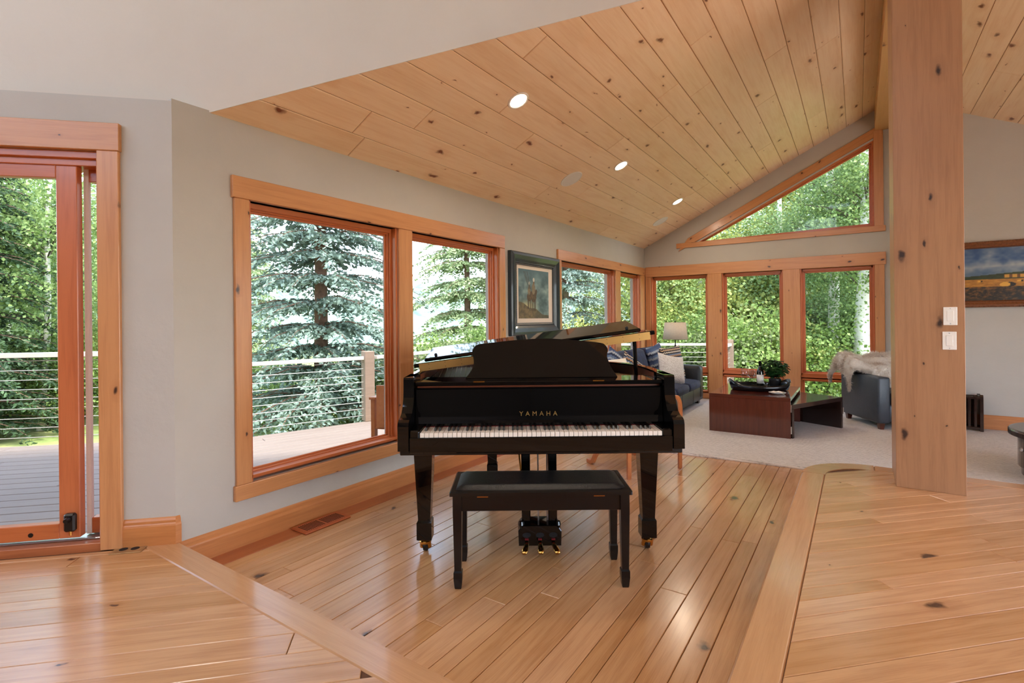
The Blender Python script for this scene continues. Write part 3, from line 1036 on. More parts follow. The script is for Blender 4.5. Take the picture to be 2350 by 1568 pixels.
abox('jamb', 'sash', 0.331, 0.345, STEP, 2.132, -0.15, 0.0)
abox('jamb', 'sash', 2.19, 2.205, STEP, 2.132, -0.15, 0.0)
abox('head_jamb', 'sash', 0.331, 2.205, 2.095, 2.132, -0.15, 0.0, False)
abox('head_track', 'sash', 0.331, 2.205, 2.062, 2.098, -0.15, -0.02, False)
abox('threshold', 'floor_red', 0.331, 2.205, STEP - 0.02, STEP + 0.036, -0.15, 0.012, False)
abox('sill_track', 'steel', 0.345, 2.19, STEP + 0.036, STEP + 0.046, -0.11, -0.04, False)
sl0, sl1 = 0.446, 1.50
abox('stile', 'sash', sl0, sl0 + 0.092, 0.196, 2.068, -0.075, -0.03)
abox('stile', 'sash', sl1 - 0.09, sl1, 0.196, 2.068, -0.075, -0.03)
abox('top_rail', 'sash', sl0 + 0.092, sl1 - 0.09, 2.0, 2.068, -0.075, -0.03, False)
abox('bottom_rail', 'sash', sl0 + 0.092, sl1 - 0.09, 0.196, 0.272, -0.075, -0.03, False)
MB().box(-sl1 + 0.06, -sl0 - 0.06, 0.25, 2.02, -0.055, -0.05).build('pane', 'glass', dr, world=FA)
abox('screen_stile', 'grille', 0.425, 0.448, 0.19, 2.068, -0.11, -0.085)
abox('fixed_rail', 'sash', 0.345, 0.43, 0.19, 0.27, -0.14, -0.09, False)
abox('fixed_rail', 'sash', 0.345, 0.43, 2.0, 2.07, -0.14, -0.09, False)
lk = abox('lock', 'lockmetal', 0.455, 0.505, 0.235, 0.325, -0.03, 0.0, True, 0.008)
MB().lathe([(0.012, 0), (0.014, 0.01), (0.010, 0.028)], 12).build('lock_knob', 'lockmetal', lk, world=frame(FA @ Vector((-0.478, 0.30, 0.0)), FA.to_3x3() @ Vector((1, 0, 0)), UZ))
MB().tube([(0, 0, 0), (0, -0.02, 0.0)], 0.006, 8).build('lock_pin', 'brass', lk, world=frame(FA @ Vector((-0.478, 0.237, -0.012)), FA.to_3x3() @ Vector((1, 0, 0)), UZ))
MB().lathe([(0.011, 0), (0.011, 0.003)], 12).build('screw_cap', 'lockmetal', dr, world=frame(FA @ Vector((-0.66, 0.225, -0.0305)), FA.to_3x3() @ Vector((1, 0, 0)), UZ))

# ------------------------------------------------------------------ baseboards (moulded)
PROF = [(0, 0), (0.018, 0), (0.018, 0.096), (0.015, 0.104), (0.011, 0.110), (0.011, 0.122), (0.006, 0.132), (0, 0.137)]


def baseboard(name, label, o, ex, ny, L, m0=0.0, m1=0.0, h=1.0):
    """runs along ex from o; ny is the inner normal; mitres m0, m1 shear the ends"""
    ex = Vector(ex).normalized(); ny = Vector(ny).normalized()
    if ex.cross(ny).z < 0:
        o = Vector(o) + ex * L
        ex = -ex
        m0, m1 = m1, m0
    F = frame(o, ex, ny)
    n = len(PROF)
    vs = [(m0 * p[0] * -1, p[0], p[1] * h) for p in PROF] + [(L + m1 * p[0], p[0], p[1] * h) for p in PROF]
    fs = [(i, (i + 1) % n, n + (i + 1) % n, n + i) for i in range(n)] + [tuple(reversed(range(n))), tuple(range(n, 2 * n))]
    fs = [tuple(reversed(f)) for f in fs]
    ob = mesh_obj(name, vs, fs, 'base', None, world=F)
    return tag(ob, label, 'baseboard', kind='structure')


baseboard('baseboard_left', 'moulded alder baseboard along the window wall beside the piano', (XB, 1.225, 0.0), (0, 1, 0), (1, 0, 0), 6.98)
baseboard('baseboard_door', 'short alder baseboard between the door casing and the corner', tuple(COR + UZ * STEP + EA * 0.235), tuple(-EA), tuple(NA), 0.235, 0.0, 0.414)
baseboard('baseboard_corner', 'tiny alder baseboard return wrapping the wall corner', (XB, 1.212, STEP), (0, 1, 0), (1, 0, 0), 0.02, 0.41, 0)
baseboard('baseboard_right', 'red-brown baseboard under the landscape painting', (0.74, YD, 0.02), (1, 0, 0), (0, -1, 0), 2.84, 0, 0, 1.12)
baseboard('baseboard_back', 'alder baseboard under the gable windows', (-2.89, YC, 0.02), (1, 0, 0), (0, -1, 0), 3.58, 0, 0, 0.5)

# ------------------------------------------------------------------ grand piano
# local frame: x along the keyboard, y away from the player, origin under the middle of the key fronts
PX = 0.140
RT = Vector((math.cos(YAW), math.sin(YAW), 0))
FW = Vector((-math.sin(YAW), math.cos(YAW), 0))
po = RT * PX + FW * 2.583
pn = thing('grand_piano', 'glossy black grand piano with its lid propped low, in front of the windows', 'piano', tuple(po), YAW)
HW = 0.72
right_side = [(0.72, 0.16), (0.72, 0.45), (0.715, 0.68), (0.66, 0.88), (0.52, 1.06), (0.34, 1.20), (0.16, 1.36), (-0.04, 1.53), (-0.28, 1.60), (-0.52, 1.57), (-0.68, 1.44), (-0.72, 1.24)]
curve = [(p.x, p.y) for p in spline([(a, b, 0) for a, b in right_side], 5)]
outline = curve + [(-0.72, 0.16)]
inner = inset_poly(outline, 0.045)


def ring_prism(mb, out, inn, z0, z1):
    n = len(out)
    b = len(mb.v)
    mb.v += [(p[0], p[1], z0) for p in out] + [(p[0], p[1], z1) for p in out] + [(p[0], p[1], z1) for p in inn] + [(p[0], p[1], z0) for p in inn]
    for i in range(n):
        j = (i + 1) % n
        for k in range(4):
            k2 = (k + 1) % 4
            mb.f.append((b + k * n + i, b + k * n + j, b + k2 * n + j, b + k2 * n + i))
    return mb


out_rim = [p for p in outline if p[1] > 0.2 or True]
rim = MB()
no = len(outline)
# open at the front: skip the closing segment
b0 = 0
for z, lp in ((0.605, outline), (0.965, outline), (0.965, inner), (0.605, inner)):
    rim.v += [(p[0], p[1], z) for p in lp]
for i in range(no - 1):
    for k in range(4):
        k2 = (k + 1) % 4
        rim.f.append((k * no + i, k * no + i + 1, k2 * no + i + 1, k2 * no + i))
rim.build('rim', 'piano', pn)
MB().prism([(p[0] * 0.97, 0.16 + (p[1] - 0.16) * 0.97) for p in inner if p[1] > 0.3] + [(-0.66, 0.34), (0.66, 0.34)][::1] if False else [(0.66, 0.33)] + [p for p in inner if p[1] > 0.34] + [(-0.66, 0.33)], 0.86, 0.90).build('iron_plate', 'iron', pn)
MB().prism([(0.69, 0.33)] + [p for p in inner if p[1] > 0.34] + [(-0.69, 0.33)], 0.62, 0.66).build('soundboard', 'darkwood', pn)
lin_ = inset_poly(outline, 0.047)
ld = MB()
for z, lp in ((0.90, lin_), (0.955, lin_)):
    ld.v += [(p[0], p[1], z) for p in lp]
for i in range(no - 1):
    ld.f.append((i, no + i, no + i + 1, i + 1))
ld.build('rim_lining', 'rim_in', pn)
# strings as a fan of wires over the plate
st = MB()
for k in range(40):
    x = -0.6 + 1.2 * k / 39
    y1 = 1.45 - max(0, (x + 0.3)) * 0.95
    st.tube([(x, 0.36, 0.925), (x - 0.10 * (1 - k / 39), max(0.5, y1), 0.925)], 0.0012, 4, False)
so = st.build('strings', 'copper', pn)
so['kind'] = 'stuff'

arm_prof = [(-0.012, 0.612), (-0.012, 0.735), (-0.004, 0.755), (0.015, 0.765), (0.05, 0.770), (0.085, 0.785), (0.115, 0.815), (0.135, 0.86), (0.142, 0.91), (0.143, 0.955), (0.150, 0.965), (0.34, 0.965), (0.34, 0.612)]
for s in (-1, 1):
    mb = MB()
    n = len(arm_prof)
    xa, xb_ = (HW - 0.055, HW) if s > 0 else (-HW, -HW + 0.055)
    mb.v = [(xa, y, z) for y, z in arm_prof] + [(xb_, y, z) for y, z in arm_prof]
    mb.f = [(i, n + i, n + (i + 1) % n, (i + 1) % n) for i in range(n)] + [tuple(range(n)), tuple(reversed(range(n, 2 * n)))]
    mb.build('arm', 'piano', pn)
    kb0, kb1 = (0.613, 0.664) if s > 0 else (-0.664, -0.613)
    MB().box(kb0, kb1, 0.0, 0.16, 0.63, 0.712, 0.006).build('key_block', 'piano', pn)
MB().box(-0.664, 0.664, -0.008, 0.012, 0.60, 0.678, 0.004).build('key_slip', 'piano', pn)
MB().box(-0.712, 0.712, 0.0, 0.36, 0.588, 0.614, 0.004).build('key_bed', 'piano_satin', pn)
MB().box(-0.664, 0.664, 0.012, 0.155, 0.62, 0.665).build('key_frame', 'piano_satin', pn)
# keys: 52 white and 36 black
KW = 1.222 / 52
wk = MB().box(-KW / 2 + 0.0011, KW / 2 - 0.0011, 0.0, 0.152, 0.672, 0.700, 0.0012)
wk0 = wk.build('white_key', 'ivory', pn, local=Matrix.Translation((-0.611 + KW / 2, 0, 0)))
for i in range(1, 52):
    o = wk0.copy()
    C.objects.link(o)
    o.parent = pn
    o.matrix_basis = Matrix.Translation((-0.611 + KW * (i + 0.5), 0, 0))
bk = MB()
bk.v = [(-0.006, 0.050, 0.698), (0.006, 0.050, 0.698), (0.006, 0.152, 0.698), (-0.006, 0.152, 0.698), (-0.0042, 0.060, 0.7165), (0.0042, 0.060, 0.7165), (0.0042, 0.152, 0.7165), (-0.0042, 0.152, 0.7165)]
bk.f = [(0, 3, 2, 1), (4, 5, 6, 7), (0, 1, 5, 4), (1, 2, 6, 5), (2, 3, 7, 6), (3, 0, 4, 7)]
bk0 = None
for i in range(51):
    if 'ABCDEFG'[i % 7] in 'ACDFG':          # white keys that have a sharp on their right
        m = Matrix.Translation((-0.611 + KW * (i + 1), 0, 0))
        if bk0 is None:
            bk0 = bk.build('black_key', 'ebony', pn, local=m)
        else:
            o = bk0.copy()
            C.objects.link(o)
            o.parent = pn
            o.matrix_basis = m
MB().box(-0.612, 0.612, 0.152, 0.157, 0.69, 0.7025).build('felt_strip', 'felt_red', pn)
fb = MB()
fp = [(0.158, 0.700), (0.157, 0.716), (0.162, 0.73), (0.168, 0.75), (0.178, 0.895), (0.184, 0.902), (0.198, 0.902), (0.198, 0.700)]
n = len(fp)
fb.v = [(-0.662, y, z) for y, z in fp] + [(0.662, y, z) for y, z in fp]
fb.f = [(i, n + i, n + (i + 1) % n, (i + 1) % n) for i in range(n)] + [tuple(range(n)), tuple(reversed(range(n, 2 * n)))]
fall = fb.build('fallboard', 'piano', pn)
cu = bpy.data.curves.new('lettering', 'FONT')
cu.body = 'YAMAHA'
cu.size = 0.034
cu.space_character = 1.75
cu.align_x = 'CENTER'
cu.extrude = 0.0006
cu.materials.append(M['gold'])
tmp = bpy.data.objects.new('lettering_curve', cu)
C.objects.link(tmp)
dg = bpy.context.evaluated_depsgraph_get()
tme = bpy.data.meshes.new_from_object(tmp.evaluated_get(dg))
bpy.data.objects.remove(tmp)
bpy.data.curves.remove(cu)
tme.name = 'lettering'
to = bpy.data.objects.new('lettering', tme)
C.objects.link(to)
to['label'] = 'spaced gold capital letters'
dy = (0.178 - 0.168) / (0.895 - 0.75)
Fl = frame((-0.004, 0.1665, 0.752), (1, 0, 0), (0, dy, 1))
place(to, fall, wmat(pn) @ Fl)
MB().box(-0.655, 0.655, 0.196, 0.205, 0.903, 0.912).build('slot_strip', 'rim_in', pn)
MB().box(-0.664, 0.664, 0.165, 0.40, 0.916, 0.938, 0.004).build('music_shelf', 'piano', pn)
for x in (-0.32, 0.32):
    MB().box(x - 0.03, x + 0.03, 0.162, 0.166, 0.934, 0.94).build('shelf_catch', 'brass', pn)

# music desk, leaning back, with shaped shoulders
desk = [(-0.405, 0.0), (0.452, 0.0), (0.425, 0.05), (0.408, 0.10), (0.404, 0.13), (0.412, 0.165), (0.398, 0.192), (0.372, 0.206), (0.25, 0.222), (0.06, 0.236), (-0.12, 0.228), (-0.27, 0.212), (-0.335, 0.204), (-0.360, 0.188), (-0.372, 0.155), (-0.364, 0.12), (-0.362, 0.08), (-0.378, 0.04)]
dk = [(p.x, p.y) for p in spline([(a, b, 0) for a, b in desk[1:] + desk[:1]], 4)]
lean = R(24)
Fd = frame((0, 0.315, 0.940), (1, 0, 0), (0, math.sin(lean), math.cos(lean)))
MB().prism(dk, -0.012, 0.0).build('music_desk', 'piano', pn, local=Fd @ Matrix.Rotation(0, 4, 'X'))
MB().box(-0.3, -0.27, 0.40, 0.47, 0.94, 1.05).build('desk_prop', 'piano_satin', pn)
MB().box(0.27, 0.30, 0.40, 0.47, 0.94, 1.05).build('desk_prop', 'piano_satin', pn)

# lid: hinged on the left, raised on a short prop
la = math.atan(0.130)
Fld = Matrix.Translation((-0.72, 0, 0.984)) @ Matrix.Rotation(-la, 4, 'Y')
lid = [(-0.01, 0.50), (1.45, 0.50)] + [(p[0] + 0.72 + (0.012 if p[1] < 1.1 else -0.008), p[1] + 0.012) for p in curve if p[1] > 0.52]
lo = MB().prism(lid, 0.0, 0.024, 0.004).build('lid', 'piano', pn, local=Fld)
hg = MB().box(0.02, 1.42, 0.4955, 0.501, -0.026, 0.020).build('lid_hinge', 'iron_gold', lo, world=wmat(pn) @ Fld)
rv = MB()
for k in range(14):
    for zz in (-0.014, 0.010):
        rv.lathe([(0.0022, 0), (0.0018, 0.0012)], 8, (0, 0, 0))
        for q in range(16):
            v = rv.v[-16 + q]
            rv.v[-16 + q] = (0.08 + k * 0.098 + v[0], 0.4955 - v[2], zz + v[1])
rv.build('hinge_screws', 'lockmetal', lo, world=wmat(pn) @ Fld)['kind'] = 'stuff'
flap = MB().box(0.055, 1.37, 0.0, 0.36, 0.0, 0.022, 0.006)
flo = flap.build('front_flap', 'piano', pn, local=Fld @ Matrix.Translation((0, 0.503, 0.026)) @ Matrix.Rotation(R(7.5), 4, 'X'))
for x in (0.12, 1.30):
    MB().lathe([(0.009, 0), (0.009, 0.008), (0.005, 0.012)], 10, (x, 0.06, 0.022)).build('bumper', 'rubber', flo, world=WM[flo.name])
pr = MB()
pr.tube([(0.610, 0.53, 0.90), (0.600, 0.53, 1.150)], [0.012, 0.012], 8)
pr.tube([(0.600, 0.53, 1.142), (0.600, 0.53, 1.157)], [0.02, 0.028], 8)
pr.build('lid_prop', 'piano', pn)

# legs with sabots and brass casters
def piano_leg(x, y):
    mb = MB()
    prof = [(0.056, 0.590), (0.056, 0.572), (0.050, 0.560), (0.0335, 0.190), (0.0335, 0.182), (0.0405, 0.170), (0.0405, 0.078), (0.034, 0.072)]
    mb.lathe([(r * 1.41421, z) for r, z in reversed(prof)], 4, (0, 0, 0), a0=R(45))
    lg = mb.build('leg', 'piano', pn, local=Matrix.Translation((x, y, 0)))
    ca = MB()
    ca.lathe([(0.020, 0.044), (0.031, 0.050), (0.034, 0.062), (0.027, 0.070), (0.034, 0.078)], 14)
    ca.tube([(-0.019, -0.006, 0.058), (-0.020, 0.012, 0.022)], 0.012, 8)
    ca.tube([(0.019, -0.006, 0.058), (0.020, 0.012, 0.022)], 0.012, 8)
    c = ca.build('caster', 'brass', lg, world=wmat(pn) @ Matrix.Translation((x, y, 0)))
    wb = MB()
    wb.lathe([(0.010, -0.012), (0.023, -0.012), (0.025, 0.0), (0.023, 0.012), (0.010, 0.012)], 18)
    wb.map(lambda v: Vector((v.z, v.x + 0.012, v.y + 0.0255)))
    wb.build('caster_wheel', 'lockmetal', lg, world=wmat(pn) @ Matrix.Translation((x, y, 0)))


piano_leg(-0.628, 0.235)
piano_leg(0.592, 0.235)
piano_leg(-0.30, 1.33)

# pedal lyre
for s in (-1, 1):
    x = 0.073 * s
    MB().box(x - 0.024, x + 0.024, 0.235, 0.262, 0.13, 0.59, 0.004).build('lyre_post', 'piano', pn)
MB().box(-0.12, 0.12, 0.215, 0.30, 0.57, 0.592, 0.004).build('lyre_top', 'piano', pn)
MB().box(-0.05, 0.05, 0.24, 0.258, 0.535, 0.552, 0.002).build('lyre_crossbar', 'piano', pn)
lyr = MB()
lyr.prism([(-0.115, 0), (0.115, 0), (0.118, 0.08), (0.106, 0.098), (0.09, 0.112), (-0.09, 0.112), (-0.106, 0.098), (-0.118, 0.08)], 0, 0.13, 0.004)
lb = lyr.build('pedal_box', 'piano', pn, local=frame((0, 0.33, 0.038), (1, 0, 0), (0, 0, 1)))
for s in (-1, 1):
    MB().lathe([(0.012, 0.0), (0.017, 0.012), (0.012, 0.03)], 12, (s * 0.10, 0.22, 0.135)).build('lyre_button', 'piano', pn)
for k, x in enumerate((-0.072, 0.0, 0.072)):
    MB().lathe([(0.02, 0), (0.02, 0.002)], 16, (0, 0, 0), 1.15, 0.7).build('pedal_hole', 'rubber', lb, world=wmat(pn) @ frame((x, 0.1995, 0.098), (1, 0, 0), (0, 0, 1)))
    MB().box(x - 0.010, x + 0.010, 0.188, 0.20, 0.074, 0.082).build('pedal_felt', 'felt_red', pn)
    px = x - 0.02 * (1 - k)
    pd = MB()
    pd.tube([(x, 0.21, 0.066), (x * 0.95 + (k - 1) * 0.004, 0.17, 0.060), (x + (k - 1) * 0.012, 0.13, 0.048), (x + (k - 1) * 0.016, 0.105, 0.040)], [0.009, 0.012, 0.018, 0.013], 10, True, 0.45, (0, 0, 1))
    pd.build('pedal', 'brass', pn, smooth=True)
for x in (-0.004, 0.046):
    MB().tube([(x, 0.275, 0.15), (x, 0.275, 0.58)], 0.0045, 8).build('pedal_rod', 'steel', pn)
for s in (-1, 1):
    MB().tube([(s * 0.07, 0.30, 0.10), (s * 0.12, 0.62, 0.60)], 0.006, 8).build('lyre_brace', 'brass', pn)

# ------------------------------------------------------------------ piano bench
bo = RT * 0.128 + FW * 2.57
bn = thing('piano_bench', 'black piano bench with a padded leather seat standing before the keyboard', 'bench', tuple(bo), YAW)
lid_b = MB()
lid_b.prism(rrect(0.862, 0.325, 0.006, 2), 0.439, 0.463, 0.008)
lid_b.build('seat_frame', 'piano_satin', bn)
nx, ny_ = 26, 12
cv, cf = [], []
for j in range(ny_ + 1):
    for i in range(nx + 1):
        u = i / nx * 2 - 1
        v = j / ny_ * 2 - 1
        e = min(1 - abs(u), (1 - abs(v)) * 0.4 * 1.0)
        hgt = 0.016 * min(1, (min((1 - abs(u)) * 0.405, (1 - abs(v)) * 0.142)) / 0.03) ** 0.5
        cv.append((u * 0.405, v * 0.142, 0.462 + hgt))
for j in range(ny_):
    for i in range(nx):
        a = j * (nx + 1) + i
        cf.append((a, a + 1, a + nx + 2, a + nx + 1))
mesh_obj('seat_pad', cv, cf, 'leather', bn, smooth=True)
ap = MB()
ap.box(-0.395, 0.395, -0.148, -0.130, 0.365, 0.44, 0.002)
ap.build('apron', 'piano_satin', bn)
MB().box(-0.395, 0.395, 0.130, 0.148, 0.365, 0.44, 0.002).build('apron', 'piano_satin', bn)
for s in (-1, 1):
    MB().box(s * 0.405 - 0.008, s * 0.405 + 0.008, -0.13, 0.13, 0.365, 0.44, 0.002).build('apron', 'piano_satin', bn)
    for t in (-1, 1):
        mb = MB()
        prof = [(0.021, 0.439), (0.021, 0.36), (0.0165, 0.092), (0.0165, 0.086), (0.0205, 0.078), (0.0205, 0.05), (0.0165, 0.008), (0.014, 0.0)]
        mb.lathe([(r * 1.41421, z) for r, z in reversed(prof)], 4, (0, 0, 0), a0=R(45))
        mb.build('leg', 'piano_satin', bn, local=Matrix.Translation((s * 0.395, t * 0.138, 0)))
    MB().box(s * 0.275 - 0.026, s * 0.275 + 0.026, -0.1535, -0.147, 0.432, 0.4385).build('hinge', 'brass', bn)

# ------------------------------------------------------------------ soft shapes
def puff(name, mat, parent, w, h, t, local, n=16, pinch=0.10, power=0.5):
    """pillow standing in the xz plane, w wide, h high, t thick"""
    vs, fs = [], []
    for side in (1, -1):
        b = len(vs)
        for j in range(n + 1):
            for i in range(n + 1):
                u = i / n * 2 - 1
                v = j / n * 2 - 1
                f = ((1 - u ** 4) * (1 - v ** 4)) ** power
                x = u * (1 - pinch * (1 - v * v) * abs(u)) * w / 2
                z = v * (1 - pinch * (1 - u * u) * abs(v)) * h / 2
                vs.append((x, side * t / 2 * f, z))
        for j in range(n):
            for i in range(n):
                a = b + j * (n + 1) + i
                q = (a, a + 1, a + n + 2, a + n + 1)
                fs.append(q if side < 0 else q[::-1])
    return mesh_obj(name, vs, fs, mat, parent, local, True)


def soft_box(name, mat, parent, x0, x1, y0, y1, z0, z1, r=0.03, crown=0.0, n=10, local=None):
    """upholstered block with rounded edges and a crowned top"""
    vs, fs = [], []
    cx, cy = (x0 + x1) / 2, (y0 + y1) / 2
    hx, hy = (x1 - x0) / 2, (y1 - y0) / 2
    loops = []
    prof = [(r, z0), (0.25 * r, z0 + 0.25 * r), (0, z0 + r), (0, z1 - r), (0.25 * r, z1 - 0.25 * r), (r, z1)]
    for ins, z in prof:
        pts = rrect(2 * (hx - ins), 2 * (hy - ins), max(r - ins * 0.5, 0.004), 3)
        loops.append(len(vs))
        vs += [(cx + p[0], cy + p[1], z) for p in pts]
    m = len(pts)
    for a, b in zip(loops[:-1], loops[1:]):
        for k in range(m):
            k2 = (k + 1) % m
            fs.append((a + k, a + k2, b + k2, b + k))
    fs.append(tuple(loops[0] + k for k in reversed(range(m))))
    prev = loops[-1]
    for s in (0.75, 0.5, 0.25):
        cur = len(vs)
        vs += [(cx + (vs[loops[-1] + k][0] - cx) * s, cy + (vs[loops[-1] + k][1] - cy) * s, z1 + crown * (1 - s * s)) for k in range(m)]
        for k in range(m):
            k2 = (k + 1) % m
            fs.append((prev + k, prev + k2, cur + k2, cur + k))
        prev = cur
    fs.append(tuple(prev + k for k in range(m)))
    return mesh_obj(name, vs, fs, mat, parent, local, True)


# ------------------------------------------------------------------ sofa
CZ = 0.021
sf = thing('sofa', 'navy velvet and black leather sofa against the left corner windows', 'sofa', (-2.33, 6.75, CZ), R(90))
LX = 1.08
soft_box('base', 'leather', sf, -LX, LX, -0.43, 0.43, 0.05, 0.25, 0.02)
for k in (-1, 0, 1):
    MB().box(k * 0.54 - 0.002, k * 0.54 + 0.002, -0.4325, -0.428, 0.06, 0.24).build('seam', 'rubber', sf)
for s in (-1, 1):
    soft_box('arm', 'leather', sf, s * 0.98 - 0.10, s * 0.98 + 0.10, -0.44, 0.43, 0.06, 0.55, 0.05, 0.01)
    for t in (-1, 1):
        MB().box(s * 0.98 - 0.04, s * 0.98 + 0.04, t * 0.36 - 0.04, t * 0.36 + 0.04, 0.0, 0.06).build('foot', 'darkwood', sf)
soft_box('backrest', 'leather', sf, -LX, LX, 0.28, 0.44, 0.2, 0.74, 0.05, 0.01)
for k in (-1, 0, 1):
    soft_box('seat_cushion', 'velvet', sf, k * 0.585 - 0.288, k * 0.585 + 0.288, -0.46, 0.28, 0.235, 0.355, 0.05, 0.03)
    puff('back_cushion', 'velvet', sf, 0.60, 0.52, 0.24, Matrix.Translation((k * 0.585, 0.20, 0.57)) @ Matrix.Rotation(R(-14), 4, 'X'), 12, 0.02, 0.3)


def cushion(label, mat, loc, rz, tilt, w, h, t, roll=0.0, group='cushions on the sofa'):
    o = puff('cushion', mat, None, w, h, t, None, 16, 0.10)
    place(o, None, Matrix.Translation(loc) @ Matrix.Rotation(rz, 4, 'Z') @ Matrix.Rotation(tilt, 4, 'X') @ Matrix.Rotation(roll, 4, 'Y'))
    return tag(o, label, 'cushion', group)


cushion('white nubby square cushion leaning in the middle of the navy sofa', 'knit', (-2.12, 7.02, 0.565), R(60), R(-18), 0.44, 0.42, 0.15, R(12))
cushion('brown and cream zigzag cushion behind the white one by the sofa arm', 'zig1', (-2.22, 7.42, 0.61), R(65), R(-10), 0.42, 0.50, 0.13, R(-4))
cushion('blue-grey zigzag cushion with its corner peeking above the white one', 'zig2', (-2.40, 7.22, 0.67), R(80), R(-8), 0.40, 0.44, 0.12, R(-10))
cushion('brown zigzag cushion at the near end of the sofa, seen past the music desk', 'zig1', (-2.30, 6.05, 0.585), R(62), R(-20), 0.42, 0.42, 0.13, R(38))
cushion('navy and cream cushion behind the zigzag one at the near sofa end', 'zig2', (-2.46, 5.92, 0.66), R(75), R(-12), 0.40, 0.42, 0.12, R(34))

# ------------------------------------------------------------------ floor lamp
lp = thing('floor_lamp', 'floor lamp with a linen drum shade standing in the window corner behind the sofa', 'lamp', (-2.345, 7.985, CZ))
MB().lathe([(0.0, 0.0), (0.11, 0.0), (0.115, 0.012), (0.05, 0.022), (0.012, 0.03)], 24).build('base', 'lockmetal', lp, smooth=True)
MB().lathe([(0.009, 0.02), (0.009, 0.74), (0.02, 0.75), (0.022, 0.80), (0.012, 0.82), (0.008, 0.83), (0.008, 0.96)], 14).build('pole', 'lockmetal', lp, smooth=True)
MB().lathe([(0.187, 0.915), (0.158, 1.175), (0.155, 1.175), (0.184, 0.915)], 32).build('lamp_shade', 'shade', lp, smooth=True)
MB().lathe([(0.006, 1.17), (0.012, 1.19), (0.0, 1.20)], 10).build('finial', 'lockmetal', lp)
MB().tube([(-0.156, 0, 1.165), (0.156, 0, 1.165)], 0.003, 6).build('shade_spider', 'lockmetal', lp)

# ------------------------------------------------------------------ coffee table with a swung-out nested wing
tb = thing('coffee_table', 'mahogany cube coffee table carrying the black tray', 'coffee table', (-0.975, 6.44, CZ))
x0, x1, y0, y1, zt_ = -0.397, 0.397, -0.525, 0.525, 0.413
board('front_panel', 'mahogany', tb, wmat(tb) @ Vector((x0, y0, 0)), UZ, (1, 0, 0), zt_ - 0.0355, x1 - x0, 0.03, 0.0)
board('top_panel', 'mahogany', tb, wmat(tb) @ Vector((x0, y0, zt_ - 0.035)), (1, 0, 0), (0, 1, 0), x1 - x0, y1 - y0, 0.035, 0.002)
board('side_panel', 'mahogany', tb, wmat(tb) @ Vector((x0, y1, 0)), UZ, (0, -1, 0), zt_ - 0.036, y1 - y0 - 0.031, 0.03, 0.002)
board('back_panel', 'mahogany', tb, wmat(tb) @ Vector((x1, y1, 0)), UZ, (-1, 0, 0), zt_ - 0.036, x1 - x0 - 0.032, 0.03, 0.002)
for z in (0.05, 0.27):
    MB().tube([(x1 + 0.004, y0 + 0.003, z), (x1 + 0.004, y0 + 0.003, z + 0.075)], 0.006, 10).build('hinge', 'chrome', tb)
ang = math.atan2(0.865, 0.418)
wg = thing('nesting_table', 'low dark wing table swung out of the mahogany cube on hinges', 'table', (-0.565, 5.935, CZ), ang)
board('top', 'darkwood', wg, wmat(wg) @ Vector((0, 0, 0.30)), tuple(wmat(wg).to_3x3() @ Vector((1, 0, 0))), tuple(wmat(wg).to_3x3() @ Vector((0, 1, 0))), 0.955, 0.62, 0.045, 0.003)
board('end_panel', 'darkwood', wg, wmat(wg) @ Vector((0.955, 0, 0)), UZ, tuple(wmat(wg).to_3x3() @ Vector((0, 1, 0))), 0.30, 0.60, 0.032, 0.002)
board('post', 'darkwood', wg, wmat(wg) @ Vector((0.035, 0.0, 0)), UZ, tuple(wmat(wg).to_3x3() @ Vector((0, 1, 0))), 0.30, 0.05, 0.035, 0.002)
for z in (0.16,):
    MB().tube([(0.957, -0.004, z), (0.957, -0.004, z + 0.07)], 0.005, 10).build('hinge', 'chrome', wg)

TZ = CZ + zt_ + 0.001
ty = thing('tray', 'black boat-shaped serving tray with handle holes on the coffee table', 'tray', (-0.945, 6.46, TZ), R(24))
tv, tf = [], []
nn = 48
lay = [(0.86, 0.0, 0), (0.93, 0.008, 0), (0.985, 0.5, 1), (1.0, 1.0, 1), (0.972, 1.0, 1), (0.95, 0.5, 1), (0.90, 0.018, 0), (0.0, 0.014, 0)]
for s, hh, useh in lay:
    for k in range(nn):
        a = 2 * math.pi * k / nn
        ca, sa = math.cos(a), math.sin(a)
        H = 0.066 + 0.06 * abs(ca) ** 5
        tv.append((0.325 * s * ca, 0.215 * s * sa, hh * H if useh else hh))
for i in range(len(lay) - 1):
    for k in range(nn):
        k2 = (k + 1) % nn
        tf.append((i * nn + k, i * nn + k2, (i + 1) * nn + k2, (i + 1) * nn + k))
tf.append(tuple(reversed(range(nn))))
mesh_obj('tray_body', tv, tf, 'shelf_black', ty, smooth=True)
for s in (-1, 1):
    hr = MB()
    hr.tube([(0.0, 0.034 * math.cos(t), 0.012 * math.sin(t)) for t in [2 * math.pi * k / 16 for k in range(17)]], 0.0035, 6, False)
    hr.build('handle_rim', 'steel', ty, local=Matrix.Translation((s * 0.324, 0, 0.095)))

IZ = TZ + 0.016
bt = thing('wine_bottle', 'dark wine bottle with a white label standing on the tray', 'bottle', (-0.945, 6.53, IZ))
MB().lathe([(0.0, 0.004), (0.034, 0.0), (0.037, 0.01), (0.037, 0.185), (0.033, 0.205), (0.018, 0.232), (0.0145, 0.25), (0.0145, 0.295), (0.016, 0.296), (0.016, 0.304), (0.012, 0.306)], 24).build('bottle_glass', 'wine', bt, smooth=True)
MB().lathe([(0.0150, 0.245), (0.0152, 0.297), (0.0166, 0.2975), (0.0166, 0.306), (0.0, 0.307)], 20).build('foil', 'foil', bt, smooth=True)
MB().lathe([(0.0375, 0.05), (0.0375, 0.15)], 24).build('bottle_label', 'label', bt, smooth=True)


